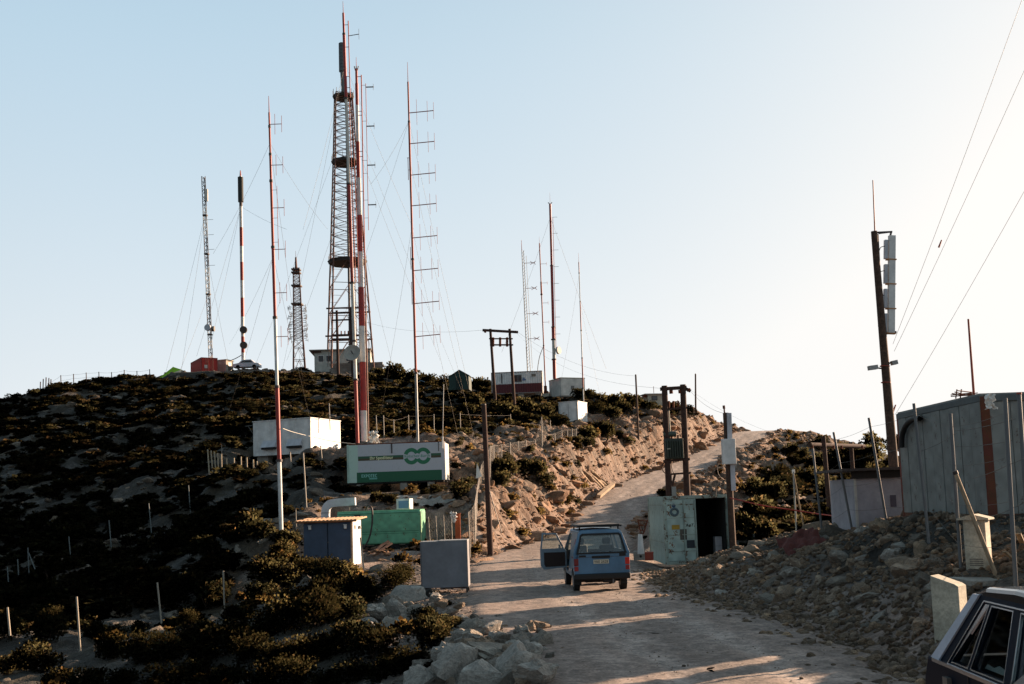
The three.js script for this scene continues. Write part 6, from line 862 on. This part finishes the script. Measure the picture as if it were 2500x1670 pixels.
// ---------------------------------------------------------------- fences
// posts: [foot x, foot y, head x, head y, distance]; wire: rows between neighbours; net: a woven mesh of thin wires
function fence(name, label, posts, { r = 0.03, m = M.postMetal, wires = [0.95, 0.6, 0.25], net = false, group, wr = 0.006 } = {}) {
  const o = thing(name, label, 'fence', V(0, 0, 0), group), feet = [], heads = [];
  for (const [fx, fy, hx, hy, d] of posts) { const f = W(fx, fy, d), h = W(hx, hy, d); feet.push(f); heads.push(h); add(o, 'post', bar(f.clone().add(f.clone().sub(h).normalize().multiplyScalar(0.35)), h, r, r, 8), m); }
  for (let i = 0; i + 1 < feet.length; i++) {
    for (const t of wires) add(o, 'wire', cable(feet[i].clone().lerp(heads[i], t), feet[i + 1].clone().lerp(heads[i + 1], t), 0.04, wr, 4), M.wire);
    if (net) { const g = [], w = feet[i].distanceTo(feet[i + 1]), n = Math.max(3, Math.round(w / 0.17)), at = (u, t) => feet[i].clone().lerp(feet[i + 1], u).lerp(heads[i].clone().lerp(heads[i + 1], u), t); const k = 6; for (let a = -k; a < n + k; a++) for (const s of [1, -1]) { let p0 = a, p1 = a + s * k, t0 = 0.04, t1 = 0.97; const clip = (p, t, p2, t2) => { if (p < 0) { const f = -p / (p2 - p); return [0, lerp(t, t2, f)]; } if (p > n) { const f = (n - p) / (p2 - p); return [n, lerp(t, t2, f)]; } return [p, t]; }; if ((p0 < 0 && p1 <= 0) || (p0 > n && p1 >= n) || (p0 <= 0 && p1 < 0) || (p0 >= n && p1 > n)) continue; const A = clip(p0, t0, p1, t1), B = clip(p1, t1, p0, t0); g.push(flat(bar(at(A[0] / n, A[1]), at(B[0] / n, B[1]), 0.004, 0.004, 3))); } const q = add(o, 'wire_net', mergeGeometries(g), M.wire); q.userData.kind = 'stuff'; }
  }
  return o;
}
fence('wire_fence', 'wire fence with sunlit tipped posts across the dark left foreground', [[22, 1525, 18, 1483, 32], [197, 1603, 187, 1457, 35], [397, 1550, 384, 1422, 40], [549, 1514, 545, 1394, 42], [706, 1464, 702, 1364, 45], [892, 1430, 880, 1312, 40]], { r: 0.035, m: mat(0xa49a8a, 0.7), wires: [] });
fence('wire_fence', 'thin dark post fence higher up the shaded hollow', [[24, 1475, 18, 1383, 55], [48, 1455, 43, 1365, 55.5], [72, 1428, 68, 1337, 56], [176, 1402, 168, 1310, 57], [275, 1374, 266, 1270, 58], [372, 1324, 363, 1229, 59], [466, 1268, 460, 1185, 61]], { r: 0.03, m: mat(0x5f6a6a, 0.6), wires: [0.5], wr: 0.003 });
{ const b = thing('brace_pole', 'slanting brace pole against a thin dark fence post in the hollow', 'pole'); add(b, 'pole', bar(W(101, 1430, 55.5), W(70, 1350, 56), 0.025), mat(0x5f6a6a, 0.6)); }
fence('paling_fence', 'fence of closely set pale stakes left of the white hut', [[511, 1158, 507, 1097, 74], [519, 1150, 515, 1100, 74], [527, 1154, 523, 1103, 74], [534, 1158, 531, 1106, 74], [543, 1212, 540, 1108, 73], [556, 1178, 553, 1118, 73.5], [573, 1182, 571, 1118, 73], [590, 1182, 588, 1115, 73], [605, 1188, 602, 1117, 72.5], [620, 1184, 618, 1122, 72.5], [632, 1198, 627, 1126, 72]], { r: 0.055, m: mat(0xa89c84, 0.8), wires: [0.85, 0.3] });
for (const [n, l, p, r] of [['fence_post', 'tall thin pipe rising behind the corrugated shed roof', [751, 1280, 740, 1106, 52], 0.04], ['fence_post', 'leaning thin post below the left part of the white hut', [713, 1168, 708, 1104, 67], 0.045], ['fence_post', 'thin post below the bright side of the white hut', [790, 1162, 783, 1090, 66.5], 0.04], ['fence_post', 'short rusty stake left of the tall thin pipe', [724, 1290, 722, 1243, 49], 0.02], ['antenna_post', 'thin dark post in the scrub left of the white hut', [542, 1112, 541, 1085, 76], 0.03]]) { const o = thing(n, l, 'post'); add(o, 'pole', bar(W(p[0], p[1] + 6, p[4]), W(p[2], p[3], p[4]), r), M.postMetal); add(o, 'cap', bar(W(p[2], p[3] + 1, p[4]), W(p[2], p[3] - 1, p[4]), r * 1.2), M.darksteel); }
fence('enclosure_fence', 'row of thin posts on the slope above the lettered container', [[920, 1056, 918, 1014, 77], [938, 1075, 936, 1014, 74], [962, 1068, 961, 1024, 75], [998, 1062, 997, 1013, 78], [1060, 1058, 1059, 1011, 80], [1125, 1070, 1123, 1008, 80], [1249, 1068, 1246, 1011, 88]], { r: 0.035, wires: [0.94] });
fence('gate_fence', 'mesh fence panel between the green trailer and the rusty pillar', [[1050, 1330, 1045, 1262, 47], [1067, 1330, 1063, 1260, 47], [1086, 1328, 1082, 1258, 47], [1104, 1328, 1101, 1258, 47]], { net: true });
fence('mesh_fence', 'chain link fence running uphill past the dark wooden pole', [[1147, 1342, 1143, 1250, 46], [1160, 1330, 1158, 1230, 48], [1165, 1285, 1163, 1200, 52], [1170, 1240, 1168, 1170, 56], [1178, 1205, 1175, 1135, 59.5], [1196, 1170, 1197, 1088, 63]], { net: true, wires: [0.98, 0.05] });
fence('mesh_fence', 'chain link fence curving along the top of the earth bank', [[1196, 1168, 1197, 1088, 63], [1206, 1148, 1205, 1085, 66], [1225, 1146, 1224, 1084, 68], [1247, 1154, 1245, 1080, 69], [1267, 1142, 1265, 1077, 71], [1287, 1142, 1284, 1075, 72.5], [1309, 1143, 1306, 1075, 74], [1324, 1146, 1322, 1018, 75], [1338, 1126, 1337, 1060, 77], [1357, 1114, 1354, 1057, 79], [1372, 1112, 1371, 1049, 80], [1386, 1112, 1385, 1049, 80.5], [1399, 1116, 1396, 1046, 81], [1404, 1110, 1407, 1046, 82]], { net: true, r: 0.04, wires: [0.98] });
{ const o = thing('fence_post', 'thin post standing alone above the curving chain link fence', 'post'); add(o, 'pole', bar(W(1345, 1088, 86), W(1343, 1026, 86), 0.04), M.postMetal); add(o, 'cap', bar(W(1343, 1027, 86), W(1343, 1025, 86), 0.05), M.darksteel); }
{ // little fence along the left skyline
  const P = []; for (let x = 118; x < 372; x += 31) { const p = W(x, 985 - (x - 20) * 0.18, 143), g = H(p.x, p.z), f = V(p.x, g - 0.2, p.z); P.push([f, V(p.x - 0.05, g + 1.6 + rr(-0.2, 0.2), p.z)]); }
  const o = thing('skyline_fence', 'thin wire fence standing against the sky on the left crest', 'fence'); P.forEach(([a, b], i) => { add(o, 'post', bar(a, b, 0.06), M.wood); if (i) for (const t of [0.95, 0.6]) add(o, 'wire', cable(P[i - 1][0].clone().lerp(P[i - 1][1], t), a.clone().lerp(b, t), 0.06, 0.012, 4), M.wire); });
  const s = thing('stake_bundle', 'bundle of upright stakes on the left skyline', 'stakes', onGround(W(108, 962, 141))); for (const [x, h] of [[-0.6, 1.6], [-0.2, 2.0], [0.2, 2.2], [0.6, 2.1], [0.9, 1.9]]) add(s, 'stake', bar(V(x, -0.2, 0), V(x + 0.05, h, 0), 0.07), M.darkwood);
}
// grey posts on the right
const greyPost = mat(0x6b6e70, 0.55, { metalness: 0.3 });
fence('boundary_fence', 'tall grey post and wire fence before the big grey green container', [[2010, 1325, 1984, 1095, 29], [2080, 1292, 2035, 1055, 27.5], [2168, 1296, 2121, 1020, 25.5], [2264, 1285, 2231, 985, 20.6], [2348, 1410, 2320, 1010, 17.8], [2480, 1425, 2454, 972, 15.2]], { r: 0.033, m: greyPost, wires: [0.92, 0.68, 0.44, 0.2], wr: 0.0035 });
{ const o = thing('barbed_wire', 'slack wires slung between the tall grey posts at the right', 'wire'); const w = (a, b, s) => add(o, 'strand', cable(W(...a), W(...b), s, 0.005, 8), M.wire); w([2330, 1052, 17.7], [2480, 1022, 15.3], 0.03); w([2250, 1100, 20.4], [2335, 1058, 17.7], 0.03); w([2375, 1168, 17.5], [2462, 1135, 15.3], 0.02); w([2462, 1135, 15.2], [2540, 1095, 14], 0.02); w([2335, 1090, 17.7], [2470, 1075, 15.3], 0.03); w([2420, 1260, 17], [2510, 1220, 15], 0.03); }
{ const p = thing('fence_post', 'grey post at the far right edge before the big container', 'post'); add(p, 'pole', bar(W(2512, 1330, 16.5), W(2488, 962, 16.5), 0.035), greyPost); add(p, 'cap', bar(W(2488, 963, 16.5), W(2488, 958, 16.5), 0.042), M.redOld);
  const q = thing('leaning_pipe', 'pale pipe leaning in the sun against the utility cabinet', 'pipe'); add(q, 'pipe', bar(W(2434, 1410, 17), W(2333, 1156, 17.5), 0.036, 0.036, 12), M.palewood); add(q, 'end_cap', bar(W(2334, 1158, 17.5), W(2331, 1150, 17.5), 0.045, 0.045, 12), M.darksteel);
  const t = thing('tripod_post', 'pale double stay post in the scrub behind the rubble', 'post'); add(t, 'post', bar(W(1945, 1312, 40), W(1937, 1152, 40), 0.035), M.galv); add(t, 'stay', bar(W(1966, 1308, 40), W(1938, 1158, 40), 0.03), M.palewood); add(t, 'cloth_scrap', box(0.12, 0.16, 0.04, W(1937, 1152, 40).x, W(1937, 1156, 40).y, -40, 0.03), M.cloth); add(t, 'stay', bar(W(1990, 1248, 44), W(1960, 1215, 44), 0.02), M.wood); }
// ---------------------------------------------------------------- small things
{
  const at = (px, py, d) => W(px, py, d);
  const pil = boxThing('rusty_pillar', 'rust orange square pillar with a white rag beside the mesh fence', 'pillar', 1125, 1330, 46.5, -4); add(pil, 'shaft', box(0.24, 1.42, 0.2, -0.12, 0, -0.1, 0.01), M.rustOrange); add(pil, 'top_plate', box(0.36, 0.04, 0.24, -0.16, 1.42, -0.1), M.rustOrange);
  const ragGeo = (s, k) => { const g = new THREE.PlaneGeometry(1, 1, 12, 12), p = g.attributes.position; for (let i = 0; i < p.count; i++) { const x = p.getX(i), y = p.getY(i); p.setXYZ(i, x * (0.7 + 0.35 * n2(y * 2 + k, k)) + 0.16 * n2(y * 3, k * 3), y + 0.12 * n2(x * 4, k), 0.22 * n2(x * 2.6 + k, y * 2.2)); } g.computeVertexNormals(); g.scale(s, s, s); return g; };
  const rag = (label, p, s, k, sy = 1) => { const o = thing('rag', label, 'cloth', p); o.scale.y = sy; add(o, 'cloth', ragGeo(s, k), M.cloth); return o; };
  rag('white rag hanging on top of the rusty pillar', at(1108, 1262, 46.2), 0.36, 3, 1.3); rag('white rag hung over the roof edge of the big container', at(2418, 980, 20.6), 0.28, 5, 1.1); rag('white plastic sheet heaped behind the lettered container', at(914, 1066, 64.5), 0.75, 9);
  const fl = thing('white_flag', 'small white pointed flag on a slanting stick by the wooden pole', 'flag', at(1167, 1160, 55)); add(fl, 'stick', bar(at(1176, 1178, 55).sub(fl.position), at(1163, 1140, 55).sub(fl.position), 0.02), M.palewood); const fs = plate(poly([[-0.14, -0.28], [0.2, -0.18], [-0.06, 0.55]]), 0.02); fs.translate(0.02, 0.1, 0.03); add(fl, 'cloth', fs, M.cloth);
  const rb = boxThing('rusty_tank', 'rust orange tank lying on the terrace behind the mesh fence', 'tank', 1160, 1180, 65, 0); const tg = new THREE.CylinderGeometry(0.52, 0.52, 0.95, 24); tg.rotateZ(Math.PI / 2 - 0.15); tg.translate(-0.5, 0.5, -0.5); add(rb, 'shell', uvm(tg), M.rustOrange); for (const x of [-0.85, -0.5, -0.15]) { const h = new THREE.TorusGeometry(0.53, 0.025, 6, 24); h.rotateY(Math.PI / 2); h.rotateZ(-0.15); h.translate(x, 0.5 + (x + 0.5) * -0.15, -0.5); add(rb, 'hoop', h, M.rust); }
  const du = thing('air_duct', 'bent grey sheet metal air duct between scrub and shed', 'duct', at(805, 1290, 51.5)); { const c = (px, py) => at(px, py, 51.5).sub(du.position), pts = [c(796, 1290), c(795, 1255), c(797, 1240), c(806, 1230), c(822, 1227), c(868, 1224)]; const sh = poly([[-0.2, -0.2], [0.2, -0.2], [0.2, 0.2], [-0.2, 0.2]]); const g = new THREE.ExtrudeGeometry(sh, { steps: 30, bevelEnabled: false, extrudePath: new THREE.CatmullRomCurve3(pts, false, 'catmullrom', 0.3) }); add(du, 'duct_sheet', uvm(g), M.panel); add(du, 'flange', [beam(c(795, 1252).add(V(0, -0.02, 0)), c(795, 1252).add(V(0, 0.02, 0)), 0.44, 0.44)], M.galv); add(du, 'support', bar(c(853, 1232), c(853, 1246), 0.02), M.steel); }
  const ac = boxThing('vent_box', 'small white framed vent box above the green trailer', 'box', 1000, 1243, 52, -16); add(ac, 'casing', box(0.74, 0.55, 0.5, -0.37, 0, -0.25, 0.02), M.white); add(ac, 'panel', box(0.54, 0.38, 0.02, -0.34, 0.06, 0.006), mat(0x6d8fb0, 0.4)); addAll(ac, 'leg', [box(0.05, 0.35, 0.05, -0.65, -0.35, -0.1), box(0.05, 0.35, 0.05, -0.1, -0.35, -0.1)], M.steel);
  const cpath = at(1040, 1225, 56); const cs = thing('concrete_slab', 'grey concrete slab on the slope right of the vent box', 'slab', V(cpath.x, H(cpath.x, cpath.z), cpath.z)); add(cs, 'slab', (() => { const g = new THREE.PlaneGeometry(3.4, 3.2, 16, 16); g.rotateX(-Math.PI / 2); const p = g.attributes.position; for (let i = 0; i < p.count; i++) p.setY(i, H(cpath.x + p.getX(i), cpath.z + p.getZ(i)) - cs.position.y + 0.04); g.computeVertexNormals(); return uvm(g); })(), M.concrete);
  const pl = thing('beam', 'pale squared timber beam lying at the foot of the bank', 'beam', V(0, 0, 0)); { const a = at(1461, 1212, 74), b = at(1497, 1182, 79); a.y = Math.max(a.y, H(a.x, a.z) + 0.12); b.y = Math.max(b.y, H(b.x, b.z) + 0.12); add(pl, 'timber', beam(a, b, 0.3, 0.25), M.palewood); }
  const db = thing('scrap_timber', 'charred scrap timber leaning against the green trailer', 'timber', V(0, 0, 0)); for (const [a, b, r] of [[[898, 1352, 47.5], [950, 1322, 48.6], 0.07], [[906, 1354, 47.2], [938, 1328, 48.4], 0.06], [[915, 1352, 47.4], [957, 1326, 48.5], 0.05], [[880, 1348, 47.6], [925, 1345, 48], 0.06]]) add(db, 'plank', beam(at(...a), at(...b), r * 2, r), M.darkwood);
  for (let i = 0; i < 6; i++) rock(db, 'rusty_lump', at(900 + i * 9, 1352, 47).add(V(0, rr(0, 0.12), 0)), rr(0.08, 0.16), rocksLow, [earthStone[1]]);
  const co = thing('concrete_cone', 'tapered white concrete post with a rusty iron bracket on top', 'post', at(1565, 1352, 37)); { const g = new THREE.CylinderGeometry(0.08, 0.13, 0.72, 12); g.translate(0, 0.36, 0); add(co, 'cone', uvm(g), M.white); const c = (px, py) => at(px, py, 37).sub(co.position); const fr = add(co, 'bracket', [bar(c(1557, 1268), c(1563, 1295), 0.025), bar(c(1581, 1270), c(1572, 1300), 0.025), bar(c(1557, 1270), c(1581, 1272), 0.02), bar(c(1560, 1282), c(1576, 1284), 0.02)], M.rust); const rg = new THREE.TorusGeometry(0.07, 0.02, 8, 20); rg.translate(c(1567, 1299).x, c(1567, 1299).y, 0); add(co, 'ring', rg, M.rust); }
  const sl = boxThing('drilled_block', 'low tan block with a round hole beside the open container', 'block', 1574, 1368, 37.4, -8); add(sl, 'block', box(0.42, 0.34, 0.3, -0.2, 0, -0.15, 0.03), M.concrete); const hg = new THREE.CylinderGeometry(0.05, 0.05, 0.02, 16); hg.rotateX(Math.PI / 2); hg.translate(-0.14, 0.15, 0.002); add(sl, 'hole', hg, M.black);
  const rx = boxThing('red_crate', 'brick red crate between the drilled block and container', 'crate', 1596, 1368, 37.6, -6); add(rx, 'crate', box(0.34, 0.3, 0.3, -0.17, 0, -0.15, 0.03), M.redOld); add(rx, 'rim', box(0.36, 0.04, 0.32, -0.17, 0.27, -0.15, 0.01), M.redOld);
  const pp = thing('concrete_pipe', 'short concrete pipe lying on the rubble in front of the container', 'pipe', at(1835, 1366, 30)); { const a = new THREE.CylinderGeometry(0.14, 0.14, 0.5, 20, 1, true); a.rotateZ(Math.PI / 2); add(pp, 'shell', a, new THREE.MeshStandardMaterial({ color: 0x9b968c, roughness: 0.9, map: concreteTex, side: THREE.DoubleSide })); const b = new THREE.TorusGeometry(0.145, 0.02, 8, 24); b.rotateY(Math.PI / 2); b.translate(0.24, 0, 0); add(pp, 'collar', b, M.paleconcrete); }
  const rc = thing('red_cloth', 'dull red cloth thrown over the top of the rubble bank', 'cloth', at(1955, 1322, 27.5)); { const g = new THREE.PlaneGeometry(1.1, 0.9, 20, 16); g.rotateX(-Math.PI / 2 + 0.5); g.rotateZ(0.35); const p = g.attributes.position; for (let i = 0; i < p.count; i++) p.setY(i, p.getY(i) + 0.09 * n2(p.getX(i) * 3, p.getZ(i) * 3) + 0.03 * n2(p.getX(i) * 9, p.getZ(i) * 9)); g.computeVertexNormals(); add(rc, 'cloth', uvm(g), new THREE.MeshStandardMaterial({ color: 0x6e3a33, roughness: 0.95, side: THREE.DoubleSide, map: concreteTex })); }
  const an = thing('roof_antenna', 'thin rusty whip antenna on the roof of the big container', 'antenna', at(2378, 968, 22)); add(an, 'whip', bar(V(0, -0.1, 0), at(2364, 779, 22).sub(an.position), 0.03, 0.022, 8), M.redOld); add(an, 'foot', box(0.12, 0.08, 0.12, 0, -0.08, 0), M.darksteel);
  const yg = thing('antenna_bundle', 'bundle of rusty antenna rods lying on the container roof', 'rods', at(2355, 968, 22)); for (let i = 0; i < 7; i++) add(yg, 'rod', bar(V(-0.25 + rr(-0.05, 0.05), rr(0, 0.12), rr(-0.2, 0.2)), V(0.22 + rr(-0.05, 0.05), rr(0, 0.1), rr(-0.2, 0.2)), 0.012), M.rust); for (const x of [-0.2, -0.1]) add(yg, 'element', bar(V(x, -0.04, 0), V(x + 0.02, 0.16, 0.05), 0.014), M.rust);
  for (const [x, y, d, l] of [[2475, 1370, 17, 'splintered pale board lying behind the utility cabinet'], [2495, 1325, 18, 'short pale plank at the far right edge of the bank']]) { const o = thing('board', l, 'board', at(x, y, d), undefined, rr(0, 1)); add(o, 'plank', box(0.5, 0.03, 0.09, 0, 0, 0), M.palewood); o.rotation.z = -0.7; add(o, 'split_end', box(0.12, 0.02, 0.04, 0.3, 0.004, 0.01), M.palewood); }
}
renderer.render(scene, camera);
